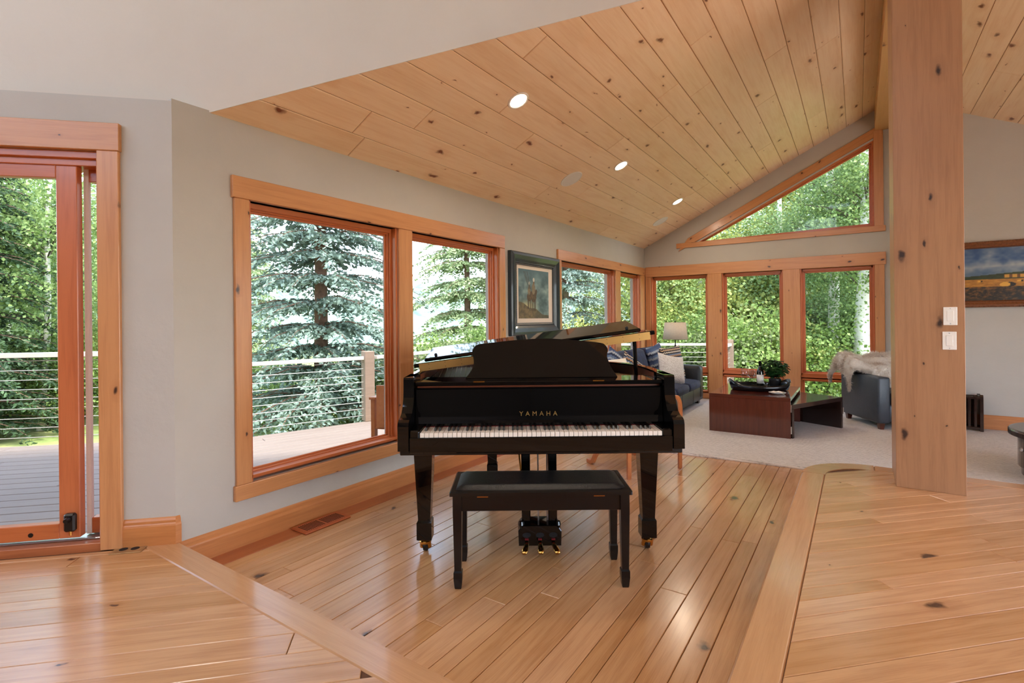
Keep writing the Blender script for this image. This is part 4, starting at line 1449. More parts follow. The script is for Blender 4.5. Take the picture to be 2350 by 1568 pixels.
def wine_glass(label, loc, s):
    g = thing('wine_glass', label, 'wine glass', loc, 0, 'wine glasses on the tray')
    MB().lathe([(0.0, 0.003), (0.036 * s, 0.0), (0.034 * s, 0.003), (0.004, 0.008)], 20).build('foot', 'crystal', g, smooth=True)
    MB().lathe([(0.0035, 0.006), (0.003, 0.085 * s)], 10).build('stem', 'crystal', g, smooth=True)
    MB().lathe([(0.003, 0.085 * s), (0.022 * s, 0.098 * s), (0.039 * s, 0.13 * s), (0.037 * s, 0.165 * s), (0.030 * s, 0.20 * s), (0.029 * s, 0.20 * s), (0.036 * s, 0.165 * s), (0.0375 * s, 0.13 * s), (0.021 * s, 0.10 * s), (0.0, 0.094 * s)], 22).build('bowl', 'crystal', g, smooth=True)


wine_glass('tall wine glass at the left end of the tray', (-1.105, 6.50, IZ), 1.1)
wine_glass('smaller wine glass just left of the wine bottle', (-1.02, 6.555, IZ), 0.95)
wine_glass('wine glass standing behind the tall one on the tray', (-1.05, 6.62, IZ), 0.98)

pl = thing('potted_plant', 'small leafy green plant in a black pot on the tray', 'plant', (-0.80, 6.58, IZ))
MB().lathe([(0.0, 0.0), (0.048, 0.0), (0.056, 0.004), (0.066, 0.10), (0.066, 0.106), (0.060, 0.106), (0.058, 0.09), (0.0, 0.088)], 24).build('pot', 'pot', pl, smooth=True)
MB().lathe([(0.0, 0.092), (0.058, 0.09)], 16).build('soil', 'soil', pl)


def leaf_cloud(pts, nrm, size, rs, aspect=0.6, fold=0.18):
    """one bent diamond per point: 4 vertices, two triangles"""
    n = len(pts)
    nrm = nrm / np.maximum(np.linalg.norm(nrm, axis=1, keepdims=True), 1e-6)
    rnd = rs.normal(size=(n, 3))
    t = rnd - nrm * np.sum(rnd * nrm, axis=1, keepdims=True)
    t /= np.maximum(np.linalg.norm(t, axis=1, keepdims=True), 1e-6)
    b = np.cross(nrm, t)
    s = (size * rs.uniform(0.65, 1.25, n))[:, None]
    v = np.empty((n, 4, 3))
    v[:, 0] = pts - t * s * 0.5
    v[:, 1] = pts + b * s * 0.5 * aspect + nrm * s * fold
    v[:, 2] = pts + t * s * 0.5
    v[:, 3] = pts - b * s * 0.5 * aspect + nrm * s * fold
    return v.reshape(-1, 3)


def quad_mesh(name, verts, mat):
    n = len(verts) // 4
    me = bpy.data.meshes.new(name)
    me.vertices.add(len(verts))
    me.vertices.foreach_set('co', np.asarray(verts, dtype=np.float32).ravel())
    me.loops.add(4 * n)
    me.loops.foreach_set('vertex_index', np.arange(4 * n, dtype=np.int32))
    me.polygons.add(n)
    me.polygons.foreach_set('loop_start', np.arange(0, 4 * n, 4, dtype=np.int32))
    me.polygons.foreach_set('loop_total', np.full(n, 4, dtype=np.int32))
    me.update(calc_edges=True)
    me.materials.append(M[mat])
    return me


def link_mesh(name, me, parent=None, local=None, kind=None):
    o = bpy.data.objects.new(name, me)
    C.objects.link(o)
    place(o, parent, wmat(parent) @ (local if local is not None else Matrix.Identity(4)) if parent is not None else (local if local is not None else Matrix.Identity(4)))
    if kind:
        o['kind'] = kind
    return o


rs = np.random.RandomState(3)
for k in range(9):
    a = k * 2.4
    MB().tube([(0.01 * math.cos(a), 0.01 * math.sin(a), 0.09), (0.05 * math.cos(a), 0.05 * math.sin(a), 0.17), (0.10 * math.cos(a), 0.10 * math.sin(a), 0.22 + 0.05 * (k % 3))], [0.003, 0.0025, 0.0015], 5).build('stem', 'twig', pl)
d = rs.normal(size=(420, 3))
d /= np.linalg.norm(d, axis=1, keepdims=True)
pts = d * (rs.uniform(0.3, 1, 420) ** 0.5)[:, None] * np.array([0.145, 0.145, 0.105]) + np.array([0, 0, 0.215])
pts = pts[pts[:, 2] > 0.10]
link_mesh('foliage', quad_mesh('foliage', leaf_cloud(pts, d[:len(pts)] * 0.4 + np.array([0, 0, 0.8]), 0.062, rs, 0.55), 'house_leaf'), pl, kind='stuff')
vz = thing('glass_vase', 'small clear glass vase beside the potted plant', 'vase', (-0.885, 6.50, IZ))
MB().lathe([(0.0, 0.002), (0.034, 0.0), (0.042, 0.05), (0.038, 0.09), (0.036, 0.09), (0.040, 0.05), (0.032, 0.006), (0.0, 0.006)], 20).build('vase_glass', 'crystal', vz, smooth=True)

ds = thing('dish', 'white dish with a crumpled napkin on the near edge of the coffee table', 'dish', (-0.73, 6.19, TZ))
MB().lathe([(0.0, 0.004), (0.045, 0.0), (0.055, 0.004), (0.085, 0.016), (0.086, 0.018), (0.055, 0.008), (0.0, 0.007)], 28).build('plate', 'ceramic', ds, smooth=True)
nv, nf = [], []
for j in range(11):
    for i in range(11):
        u, v = i / 10 * 2 - 1, j / 10 * 2 - 1
        nv.append((u * 0.055, v * 0.04, 0.012 + 0.022 * (1 - 0.6 * (u * u + v * v) / 2) * (0.6 + 0.4 * math.sin(5 * u + 3 * v) * math.cos(4 * v - u))))
for j in range(10):
    for i in range(10):
        a = j * 11 + i
        nf.append((a, a + 1, a + 12, a + 11))
mesh_obj('napkin', nv, nf, 'paper', ds, smooth=True)
MB().tube([(0.0, -0.04, 0.02), (0.05, -0.08, 0.018), (0.085, -0.10, 0.006)], [0.003, 0.003, 0.005], 6).build('spoon', 'steel', ds)

# ------------------------------------------------------------------ armchair with a fur throw
ca_ = math.atan2(-0.49, 0.87)
# local frame: x to the viewer's right along the front, y towards the back of the chair
ch = thing('armchair', 'slate leather club armchair half hidden behind the timber column', 'armchair', (0.345, 7.37, CZ), R(29))
hw, hd = 0.40, 0.37
soft_box('seat_base', 'leather2', ch, -hw + 0.12, hw - 0.12, -hd + 0.03, hd - 0.1, 0.08, 0.27, 0.02)
soft_box('seat_cushion', 'leather', ch, -hw + 0.13, hw - 0.13, -hd + 0.0, hd - 0.2, 0.27, 0.40, 0.04, 0.02)
for s in (-1, 1):
    soft_box('arm', 'leather2', ch, s * (hw - 0.065) - 0.065, s * (hw - 0.065) + 0.065, -hd, hd, 0.07, 0.575, 0.022, 0.004)
    for t in (-1, 1):
        MB().lathe([(0.028, 0.0), (0.042, 0.075)], 4, (s * (hw - 0.06), t * (hd - 0.06), 0), a0=R(45)).build('foot', 'mahogany', ch)
soft_box('backrest', 'leather2', ch, -hw + 0.02, hw - 0.02, hd - 0.18, hd + 0.0, 0.1, 0.72, 0.04, 0.01)


def fur_throw():
    o = thing('fur_throw', 'cream and brown fur throw draped over the back and arm of the armchair', 'throw', (0.345, 7.37, CZ), R(29))
    prof = [(-0.235, 0.36), (-0.25, 0.48), (-0.235, 0.60), (-0.17, 0.70), (-0.06, 0.765), (0.06, 0.775), (0.155, 0.72), (0.20, 0.60), (0.22, 0.44), (0.225, 0.30)]
    pr_ = [(p.x, p.y) for p in spline([(a, b, 0) for a, b in prof], 4)]
    vs, fs = [], []
    nu = 46
    rr = random.Random(2)
    ph = [rr.uniform(0, 6) for _ in range(6)]
    for i in range(nu + 1):
        u = i / nu
        x = -0.60 + 1.04 * u
        for k, (y, z) in enumerate(pr_):
            w = k / (len(pr_) - 1)
            drop = 0.02 * math.sin(9 * u + ph[0] + 3 * w) + 0.018 * math.sin(21 * u + ph[1] - 5 * w) + 0.012 * math.sin(37 * w + ph[2] + 8 * u)
            xx = x + 0.015 * math.sin(6 * w + ph[3])
            zz_ = z
            if x < -0.27:
                zz_ = max(z, 0.605)
            if x < -0.40:                      # hangs down over the outer side of the arm
                q = -0.40 - x
                zz_ = max(z, 0.605) - 1.25 * max(0.0, q - 0.03)
                xx = -0.415 - 0.05 * math.sin(min(1.0, q / 0.16) * 2.2)
            yy = 0.28 + y * (1 + 0.10 * math.sin(7 * u + ph[4])) - (0.06 * math.sin(u * 5) if w < 0.5 else 0)
            vs.append((xx, yy, zz_ + drop))
    m = len(pr_)
    for i in range(nu):
        for k in range(m - 1):
            a = i * m + k
            fs.append((a, a + 1, a + m + 1, a + m))
    ob = mesh_obj('pelt', vs, fs, 'fur', o, smooth=True)
    # fur strands
    V = np.array(vs)
    me = ob.data
    nr = np.zeros(len(vs) * 3, dtype=np.float32)
    me.vertices.foreach_get('normal', nr)
    N = nr.reshape(-1, 3)
    # outward side: away from the backrest middle
    cen = np.array([0, 0.28, 0.45])
    sgn = np.sign(np.sum(N * ((V - cen) * np.array([0.3, 1, 1])), axis=1))
    N = N * sgn[:, None]
    rsx = np.random.RandomState(8)
    nst = 26000
    fi = rsx.randint(0, len(fs), nst)
    F_ = np.array(fs)[fi]
    u = rsx.rand(nst, 1); v = rsx.rand(nst, 1)
    P = (V[F_[:, 0]] * (1 - u) * (1 - v) + V[F_[:, 1]] * u * (1 - v) + V[F_[:, 2]] * u * v + V[F_[:, 3]] * (1 - u) * v)
    Nn = N[F_[:, 0]] + rsx.normal(size=(nst, 3)) * 0.45 + np.array([-0.25, 0, -0.35])
    Nn /= np.linalg.norm(Nn, axis=1, keepdims=True)
    side = np.cross(Nn, rsx.normal(size=(nst, 3)))
    side /= np.linalg.norm(side, axis=1, keepdims=True)
    L = rsx.uniform(0.02, 0.042, (nst, 1))
    q = np.empty((nst, 4, 3))
    q[:, 0] = P - side * 0.0012
    q[:, 1] = P + side * 0.0012
    q[:, 2] = P + Nn * L + side * 0.0003
    q[:, 3] = P + Nn * L - side * 0.0003
    link_mesh('fur_pile', quad_mesh('fur_pile', q.reshape(-1, 3), 'fur'), o, kind='stuff')


fur_throw()

# ------------------------------------------------------------------ drum table at the right edge
dt = thing('drum_table', 'dark round drum table with a knobbed drawer at the right edge', 'table', (1.47, 5.49, CZ))
MB().lathe([(0.0, 0.312), (0.485, 0.312), (0.50, 0.318), (0.50, 0.352), (0.494, 0.360), (0.480, 0.364), (0.0, 0.364)], 64).build('top', 'darkwood', dt, smooth=False)
MB().lathe([(0.0, 0.07), (0.44, 0.07), (0.445, 0.075), (0.445, 0.312)], 64).build('drum', 'darkwood', dt)
MB().lathe([(0.0, 0.0), (0.41, 0.0), (0.425, 0.008), (0.425, 0.07)], 64).build('plinth', 'darkwood', dt)
aa = math.atan2(-0.15, -0.43)
dd = Vector((math.cos(R(196)), math.sin(R(196)), 0))
kn = MB()
kn.lathe([(0.006, 0.0), (0.006, 0.016), (0.014, 0.02), (0.017, 0.028), (0.012, 0.036), (0.0, 0.037)], 16)
kn.build('knob', 'steel', dt, local=frame(dd * 0.444 + UZ * 0.225, UZ.cross(dd), UZ) @ Matrix.Rotation(0, 4, 'Z'))
kn2 = MB().lathe([(0.006, 0.0), (0.006, 0.016), (0.014, 0.02), (0.017, 0.028), (0.012, 0.036), (0.0, 0.037)], 16)

# ------------------------------------------------------------------ dark wooden rack by the wall
rk = thing('magazine_rack', 'low dark wooden rack by the wall beside the column', 'rack', (0.965, 7.41, CZ))
for x in (-0.11, 0.105):
    MB().prism([(-0.10, 0), (0.10, 0), (0.10, 0.36), (0.085, 0.385), (0.05, 0.372), (0.0, 0.365), (-0.05, 0.375), (-0.085, 0.392), (-0.10, 0.37)], 0, 0.028, 0.003).build('end_panel', 'darkwood', rk, local=frame((x, 0, 0), (0, 1, 0), (0, 0, 1)))
for y in (-0.085, 0.0, 0.085):
    MB().box(-0.11, 0.11, y - 0.009, y + 0.009, 0.345, 0.368, 0.003).build('top_rail', 'darkwood', rk)
    MB().box(-0.11, 0.11, y - 0.009, y + 0.009, 0.02, 0.045, 0.003).build('bottom_rail', 'darkwood', rk)
    for x in (-0.05, 0.02, 0.07):
        MB().box(x - 0.012, x + 0.012, y - 0.006, y + 0.006, 0.045, 0.345, 0.002).build('slat', 'darkwood', rk)
MB().lathe([(0.007, 0.368), (0.010, 0.376), (0.006, 0.386), (0.0, 0.388)], 10, (0.06, -0.085, 0)).build('finial', 'darkwood', rk)

# ------------------------------------------------------------------ bentwood armchair behind the piano
bc = thing('bentwood_armchair', 'bent laminated wood armchair with cream cushions behind the piano', 'armchair', (-1.60, 4.22, 0.0), math.atan2(-0.44, 0.898))
# local: x forwards, y to the chair's left
for s in (-1, 1):
    y = s * 0.285
    p1 = spline([(-0.20, y, 0.50), (0.0, y, 0.55), (0.18, y, 0.60), (0.235, y, 0.585), (0.255, y, 0.50), (0.25, y, 0.28), (0.245, y, 0.0)], 6)
    MB().tube(p1, 0.026, 4, True, 0.42, (0, 1, 0) if False else None).build('side_frame', 'bent', bc)
    p2 = spline([(0.23, y * 0.92, 0.36), (0.0, y * 0.92, 0.27), (-0.17, y * 0.92, 0.12), (-0.235, y * 0.92, 0.025), (-0.30, y * 0.92, 0.022)], 6)
    MB().tube(p2, 0.022, 4).build('rear_leg', 'bent', bc)
MB().tube([(0.0, -0.27, 0.27), (0.0, 0.27, 0.27)], 0.016, 8).build('cross_rail', 'bent', bc)
MB().tube([(-0.17, -0.27, 0.12), (-0.17, 0.27, 0.12)], 0.014, 8).build('cross_rail', 'bent', bc)
soft_box('seat_cushion', 'cream', bc, -0.18, 0.27, -0.25, 0.25, 0.30, 0.40, 0.04, 0.02, local=Matrix.Rotation(R(-4), 4, 'Y'))
puff('back_cushion', 'cream', bc, 0.50, 0.56, 0.12, Matrix.Translation((-0.27, 0, 0.63)) @ Matrix.Rotation(R(-20), 4, 'Y') @ Matrix.Rotation(R(90), 4, 'Z'), 14, 0.03, 0.35)

# ------------------------------------------------------------------ floor register and floor outlet
vt = thing('floor_register', 'slotted reddish wooden floor register by the baseboard', 'vent', (-2.80, 1.995, 0.0))
MB().box(-0.078, 0.078, -0.165, 0.165, 0.0, 0.012, 0.006).build('register_plate', 'vent', vt)
for g in range(2):
    for k in range(10):
        y = -0.135 + g * 0.145 + k * 0.0132
        MB().box(-0.048, 0.048, y, y + 0.0055, 0.0115, 0.0128).build('slot', 'void', vt)
fo = thing('floor_outlet', 'worn metal floor outlet plate near the door casing', 'outlet', (-3.02, 1.045, STEP), R(45))
MB().box(-0.072, 0.072, -0.042, 0.042, 0.0, 0.004, 0.0015).build('plate', plain('worn_brass', (176, 140, 96), 0.45, 0.5, 0.25, 30), fo)
for x in (-0.026, 0.026):
    MB().lathe([(0.019, 0.0035), (0.019, 0.0048)], 18, (x, 0.004, 0)).build('socket_cover', 'void', fo)

# ------------------------------------------------------------------ light switches on the column
for k, zc in enumerate((1.262, 1.107)):
    sw = thing('light_switch', ('upper' if k == 0 else 'lower') + ' white rocker light switch on the timber column', 'switch', (0.481 - 0.005 * k, 4.22, zc), 0, 'light switches on the column')
    MB().box(-0.034, 0.034, -0.006, 0.0, -0.057, 0.057, 0.002).build('plate', 'plastic', sw)
    MB().box(-0.0165, 0.0165, -0.0085, -0.004, -0.033, 0.033, 0.0015).build('rocker', 'plastic', sw)
    for z in (-0.047, 0.047):
        MB().lathe([(0.003, 0), (0.003, 0.001)], 8).build('screw', 'steel', sw, local=frame((0, -0.006, z), (1, 0, 0), (0, 0, 1)))

# ------------------------------------------------------------------ recessed lights and ceiling speakers
FS = frame((0, 0, 0), (0, 1, 0), (cs, 0, sn))        # z axis points down out of the slope


def on_slope(x, y, out=0.0):
    z = EAVE + KS * (x - XB)
    return Matrix.Translation((x, y, z)) @ FS @ Matrix.Translation((0, 0, out))


for k, (x, y) in enumerate(((-2.024, 3.11), (-2.024, 5.05), (-2.024, 7.06))):
    o = bpy.data.objects.new('recessed_light', None)
    C.objects.link(o)
    place(o, None, on_slope(x, y))
    tag(o, ('nearest', 'middle', 'farthest')[k] + ' of the three lit recessed lights in the pine ceiling', 'ceiling light', 'recessed ceiling lights')
    MB().lathe([(0.064, -0.004), (0.064, 0.004), (0.070, 0.006), (0.080, 0.004), (0.082, 0.0)], 32).build('trim_ring', 'ring', o, smooth=True)
    MB().lathe([(0.0, 0.002), (0.064, 0.002)], 32).build('lens', 'lamp_on', o)
    ld_ = bpy.data.lights.new('lamp', 'AREA')
    ld_.shape = 'DISK'
    ld_.size = 0.12
    ld_.energy = 6.0
    ld_.color = (1.0, 0.86, 0.68)
    lo_ = bpy.data.objects.new('lamp', ld_)
    C.objects.link(lo_)
    place(lo_, o, on_slope(x, y, 0.012) @ Matrix.Rotation(math.pi, 4, 'X'))
for k, (x, y) in enumerate(((-4.2, -1.6), (-0.9, -2.6), (1.6, -2.4), (2.6, -0.6))):  # unseen lamps added behind the camera to brighten the interior
    o = thing('recessed_light', 'added recessed light brightening the room, unseen in the high white ceiling', 'ceiling light', (x, y, 4.9), 0, 'added unseen lights of the high white ceiling')
    MB().lathe([(0.064, 0.004), (0.064, -0.004), (0.070, -0.006), (0.080, -0.004), (0.082, 0.0)], 32).build('trim_ring', 'ring', o, smooth=True)
    MB().lathe([(0.0, -0.002), (0.064, -0.002)], 32).build('lens', 'lamp_on', o)
    ld_ = bpy.data.lights.new('lamp', 'AREA')
    ld_.shape = 'DISK'
    ld_.size = 0.12
    ld_.energy = 18.0
    ld_.color = (1.0, 0.93, 0.84)
    lo_ = bpy.data.objects.new('lamp', ld_)
    C.objects.link(lo_)
    place(lo_, o, Matrix.Translation((x, y, 4.885)))
for k, (x, y) in enumerate(((-2.378, 4.62), (-2.378, 7.42))):
    o = bpy.data.objects.new('ceiling_speaker', None)
    C.objects.link(o)
    place(o, None, on_slope(x, y))
    tag(o, ('near' if k == 0 else 'far') + ' round flush speaker in the pine ceiling', 'speaker', 'ceiling speakers')
    MB().lathe([(0.105, 0.0), (0.106, 0.006), (0.114, 0.005), (0.118, 0.0)], 36).build('rim', 'ring', o, smooth=True)
    MB().lathe([(0.0, 0.0035), (0.106, 0.003)], 36).build('grille', 'grille', o)

# ------------------------------------------------------------------ pictures
def picture(root, F, w, h, prof, mat_frame, inner_mat):
    """mitred frame: prof lists (inset, depth) from the outer edge inwards"""
    for side in range(4):
        cx = [(-w / 2, -h / 2), (w / 2, -h / 2), (w / 2, h / 2), (-w / 2, h / 2)]
        a, b = cx[side], cx[(side + 1) % 4]
        n = len(prof)
        vs = []
        for end, (px, py) in enumerate((a, b)):
            sx = -1 if px > 0 else 1
            sy = -1 if py > 0 else 1
            vs += [(px + sx * i, py + sy * i, d) for i, d in prof]
        fs = [(i, n + i, n + i + 1, i + 1) for i in range(n - 1)] + [(0, n - 1, 2 * n - 1, n)]
        mesh_obj('frame_moulding', vs, fs, mat_frame, root, world=F)


def art_mesh(name, parent, F, w, h, nx, ny, fn, mat):
    vs = [(-w / 2 + w * i / nx, -h / 2 + h * j / ny, 0) for j in range(ny + 1) for i in range(nx + 1)]
    fs = [(j * (nx + 1) + i, j * (nx + 1) + i + 1, (j + 1) * (nx + 1) + i + 1, (j + 1) * (nx + 1) + i) for j in range(ny) for i in range(nx)]
    o = mesh_obj(name, vs, fs, mat, parent, world=F)
    ca = o.data.color_attributes.new('paint', 'FLOAT_COLOR', 'POINT')
    cols = np.empty((len(vs), 4), dtype=np.float32)
    k = 0
    for j in range(ny + 1):
        for i in range(nx + 1):
            cols[k] = lin(fn(i / nx, j / ny))
            k += 1
    ca.data.foreach_set('color', cols.ravel())
    return o


ra = np.random.RandomState(12)
NG = ra.rand(64, 64)


def vn(u, v, s):
    x, y = u * s, v * s
    i, j = int(math.floor(x)), int(math.floor(y))
    fx, fy = x - i, y - j
    g = lambda a, b: NG[a % 64, b % 64]
    return (g(i, j) * (1 - fx) + g(i + 1, j) * fx) * (1 - fy) + (g(i, j + 1) * (1 - fx) + g(i + 1, j + 1) * fx) * fy


def fbm(u, v, s):
    return vn(u, v, s) * 0.5 + vn(u + 3.1, v + 1.7, s * 2.1) * 0.3 + vn(u + 7.7, v + 4.1, s * 4.3) * 0.2


def mixc(a, b, t):
    t = max(0, min(1, t))
    return tuple(a[i] * (1 - t) + b[i] * t for i in range(3))


def el(u, v, cx, cy, rx, ry, rot=0.0):
    x, y = u - cx, v - cy
    c, s = math.cos(rot), math.sin(rot)
    x, y = x * c + y * s, -x * s + y * c
    return (x / rx) ** 2 + (y / ry) ** 2 < 1


def riders(u, v):
    n = fbm(u, v * 1.4, 5)
    c = mixc((62, 84, 92), (150, 172, 172), (n - 0.25) * 1.9)
    c = mixc(c, (74, 104, 112), max(0, v - 0.62) * 2.2)
    c = mixc(c, (206, 184, 132), 0.8 * math.exp(-(((u - 0.30) / 0.22) ** 2 + ((v - 0.26) / 0.09) ** 2)))
    hill = 0.34 - 0.30 * u + 0.02 * math.sin(u * 14) + 0.03 * (n - 0.5)
    if v < hill:
        m = fbm(u * 2, v * 2, 11)
        c = mixc((58, 52, 46), (128, 104, 76), m * 1.3)
        c = mixc(c, (48, 54, 54), u - 0.4)
    d = (66, 48, 38)
    # two riders on horses, seen as plain dark shapes
    for cx, cy, k in ((0.335, 0.40, 0.85), (0.48, 0.40, 1.05)):
        if el(u, v, cx, cy + 0.04 * k, 0.085 * k, 0.10 * k):
            c = mixc(d, (128, 92, 62), fbm(u * 3, v * 3, 9) - 0.15)
        for dx in (-0.05, -0.02, 0.025, 0.055):
            if abs(u - (cx + dx * k)) < 0.011 * k and cy - 0.24 * k < v < cy:
                c = d
        if el(u, v, cx + 0.07 * k, cy + 0.12 * k, 0.035 * k, 0.075 * k, -0.3):
            c = (80, 60, 46)
        if el(u, v, cx + 0.0, cy + 0.20 * k, 0.055 * k, 0.11 * k):
            c = mixc((92, 82, 70), (150, 130, 104), fbm(u * 4, v * 4, 8))
        if el(u, v, cx + 0.01, cy + 0.325 * k, 0.026 * k, 0.035 * k):
            c = (120, 92, 70)
        if el(u, v, cx + 0.008, cy + 0.38 * k, 0.03 * k, 0.04 * k):
            c = (196, 190, 178)
    for x0_, x1_ in ((0.20, 0.36), (0.27, 0.38), (0.16, 0.33)):
        t = (v - 0.60) / 0.36
        if 0 < t < 1 and abs(u - (x1_ + (x0_ - x1_) * t)) < 0.008:
            c = (70, 66, 62)
    return c


M['teal'] = plain('teal_black_frame', (34, 46, 52), 0.35, noise=0.2, nscale=40, coat=0.3)
M['matboard'] = plain('mat_board', (226, 210, 194), 0.9)
M['gilt'] = plain('carved_brown_frame', (122, 72, 40), 0.4, noise=0.3, nscale=60, coat=0.2)
p1w, p1h = 1.0, 0.862
FP1 = frame((XB + 0.004, 4.747, 1.532), (0, 1, 0), UZ)
pc1 = thing('framed_picture', 'dark teal framed print of two riders on horseback between the windows', 'picture', (XB + 0.004, 4.747, 1.10))
picture(pc1, FP1, p1w, p1h, [(0.0, 0.0), (0.0, 0.040), (0.012, 0.052), (0.035, 0.056), (0.075, 0.040), (0.10, 0.024), (0.108, 0.028), (0.116, 0.022), (0.118, 0.012)], 'teal', 'matboard')
MB().box(-0.385, 0.385, -0.32, 0.32, 0.008, 0.012).build('mat', 'matboard', pc1, world=FP1)
art_mesh('print', pc1, FP1 @ Matrix.Translation((-0.02, 0.005, 0.0125)), 0.62, 0.52, 150, 130, riders, 'art')
bd = MB()
for i in range(60):
    for (x, y) in ((-0.374 + 0.748 * i / 59, 0.305), (-0.374 + 0.748 * i / 59, -0.305), (-0.376, -0.30 + 0.6 * i / 59), (0.376, -0.30 + 0.6 * i / 59)):
        bd.box(x - 0.004, x + 0.004, y - 0.004, y + 0.004, 0.012, 0.026, 0.002)
bo_ = bd.build('beading', 'teal', pc1, world=FP1)
bo_['kind'] = 'stuff'


def farmland(u, v):
    n = fbm(u * 1.6, v, 7)
    if v > 0.50 - 0.04 * math.cos(u * 5):
        c = mixc((52, 84, 128), (140, 152, 166), (n - 0.3) * 1.7)
        c = mixc(c, (176, 176, 172), 0.9 * max(0, 1 - abs(v - 0.62 - 0.10 * u) * 9) * (n + 0.2))
        return mixc(c, (120, 128, 120), max(0, 0.62 - v) * 3)
    if v > 0.40 and not (0.36 < u < 0.50 and 0.42 < v < 0.49):
        return mixc((28, 36, 22), (66, 78, 38), fbm(u * 3, v * 3, 9))
    if 0.36 < u < 0.50 and v > 0.42:
        return (206, 150, 60) if int(u * 60) % 3 else (110, 70, 30)
    if v > 0.26:
        for bx, by, r in ((0.37, 0.30, 0.035), (0.46, 0.36, 0.014), (0.50, 0.355, 0.013), (0.54, 0.37, 0.012), (0.60, 0.36, 0.012), (0.70, 0.385, 0.010), (0.20, 0.37, 0.012), (0.82, 0.34, 0.02)):
            if el(u, v, bx, by, r, r * 1.2):
                return (224, 166, 64)
            if el(u, v, bx + r, by, r, r * 1.2):
                return (36, 24, 14)
        return mixc((120, 74, 26), (206, 144, 54), fbm(u * 4, v * 6, 8) * 1.2)
    return mixc((22, 18, 14), (150, 96, 40), (fbm(u * 5, v * 4, 10) - 0.35) * 1.8 + (v - 0.13) * 1.5)


FP2 = frame((1.47, YD - 0.004, 1.707), (1, 0, 0), UZ)
pc2 = thing('landscape_painting', 'wide oil painting of golden hay bales in a carved brown frame', 'painting', (1.47, YD - 0.004, 1.35))
picture(pc2, FP2, 1.36, 0.716, [(0.0, 0.0), (0.0, 0.03), (0.012, 0.042), (0.03, 0.046), (0.05, 0.03), (0.062, 0.034), (0.07, 0.02), (0.075, 0.01)], 'gilt', None)
art_mesh('canvas', pc2, FP2 @ Matrix.Translation((0, 0, 0.011)), 1.22, 0.576, 200, 100, farmland, 'oil')
bd = MB()
for i in range(110):
    for y in (-0.352, 0.352):
        x = -0.67 + 1.34 * i / 109
        bd.box(x - 0.0045, x + 0.0045, y - 0.006, y + 0.006, 0.03, 0.044, 0.002)
bo_ = bd.build('beading', 'gilt', pc2, world=FP2)
bo_['kind'] = 'stuff'

# ------------------------------------------------------------------ outdoors: deck and railing
DU, DL = 0.08, -0.14
out = -NA
dk1 = MB().prism([tuple((COR + out * 0.17 + EA * 6.5)[:2]), tuple((COR + out * 0.17)[:2]), (-5.75, 2.49), tuple((Vector((-5.75, 2.49, 0)) + EA * 5.0)[:2])], -0.25, DU - 0.03).build('deck', 'under')
tag(dk1, 'upper part of the weathered wooden deck outside the sliding door', 'deck', kind='structure')
rd = random.Random(21)
Fdk = frame((0, 0, DU - 0.03), e45, m45)
regD = [tq(*p) for p in (tuple((COR + out * 0.17 + EA * 5.0)[:2]), tuple((COR + out * 0.17)[:2]), (-5.75, 2.49), tuple((Vector((-5.75, 2.49, 0)) + EA * 4.5)[:2]))]
planks(dk1, Fdk, regD, [3.05 + 0.142 * k for k in range(22)], (3.0, 5.0), 0.03, 0.004, 'deck', 'deck_board', 0.003, rd)
low = [(-3.08, 1.40), (-5.78, 2.52), (-6.52, 2.62), (-6.23, 3.46), (-5.75, 4.87), (-5.85, 6.5), (-4.70, 9.32), (-2.0, 10.46), (-1.92, 8.42), (-3.08, 8.42)]
dk2 = MB().prism(low, -0.4, DL - 0.03).build('deck', 'under')
tag(dk2, 'lower weathered deck outside the big windows, wrapping the house corner', 'deck', kind='structure')
e2 = Vector((0.325, 0.9457, 0))
m2 = Vector((-0.9457, 0.325, 0))
Fd2 = frame((0, 0, DL - 0.03), e2, m2)
t2 = lambda x, y: (x * e2.x + y * e2.y, x * m2.x + y * m2.y)
regE = [t2(*p) for p in ((-3.08, 1.42), (-3.08, 6.6), (-5.2, 6.5), (-5.72, 4.87), (-6.50, 2.64), (-5.78, 2.54))]
planks(dk2, Fd2, regE, [3.35 + 0.142 * k for k in range(29)], (3.0, 5.0), 0.03, 0.004, 'deck', 'deck_board', 0.003, rd)
regE2 = [t2(*p) for p in ((-3.08, 6.6), (-1.95, 8.44), (-2.02, 10.42), (-4.66, 9.3), (-5.2, 6.52))]
regE2 = [t2(*p) for p in ((-3.1, 8.42), (-1.95, 8.42), (-2.02, 10.42), (-4.66, 9.3), (-4.9, 8.42))]
planks(dk2, Fd2, regE2, [3.9 + 0.142 * k for k in range(30)], (3.0, 5.0), 0.03, 0.004, 'deck', 'deck_board', 0.003, rd)


def railing(label, a, b, z0, h=0.91, posts=(0.0, 1.0), wood_posts=True, ncab=9):
    a = Vector((a[0], a[1], 0)); b = Vector((b[0], b[1], 0))
    L = (b - a).length
    o = thing('deck_railing', label, 'railing', (a.x, a.y, z0), math.atan2(b.y - a.y, b.x - a.x), 'cable railings of the deck')
    MB().box(-0.02, L + 0.02, -0.035, 0.035, h - 0.048, h, 0.004).build('top_rail', 'railcap', o)
    for k in range(ncab):
        z = 0.08 + (h - 0.16) * k / (ncab - 1)
        MB().tube([(0, 0, z), (L, 0, z)], 0.0042, 6).build('cable', 'cable', o)
    for p in posts:
        if wood_posts:
            MB().box(L * p - 0.07, L * p + 0.07, -0.075, 0.075, 0, h + 0.07, 0.006).build('post', 'post', o)
        else:
            MB().box(L * p - 0.02, L * p + 0.02, -0.025, 0.025, 0, h - 0.048, 0.003).build('post', 'lockmetal', o)
    return o


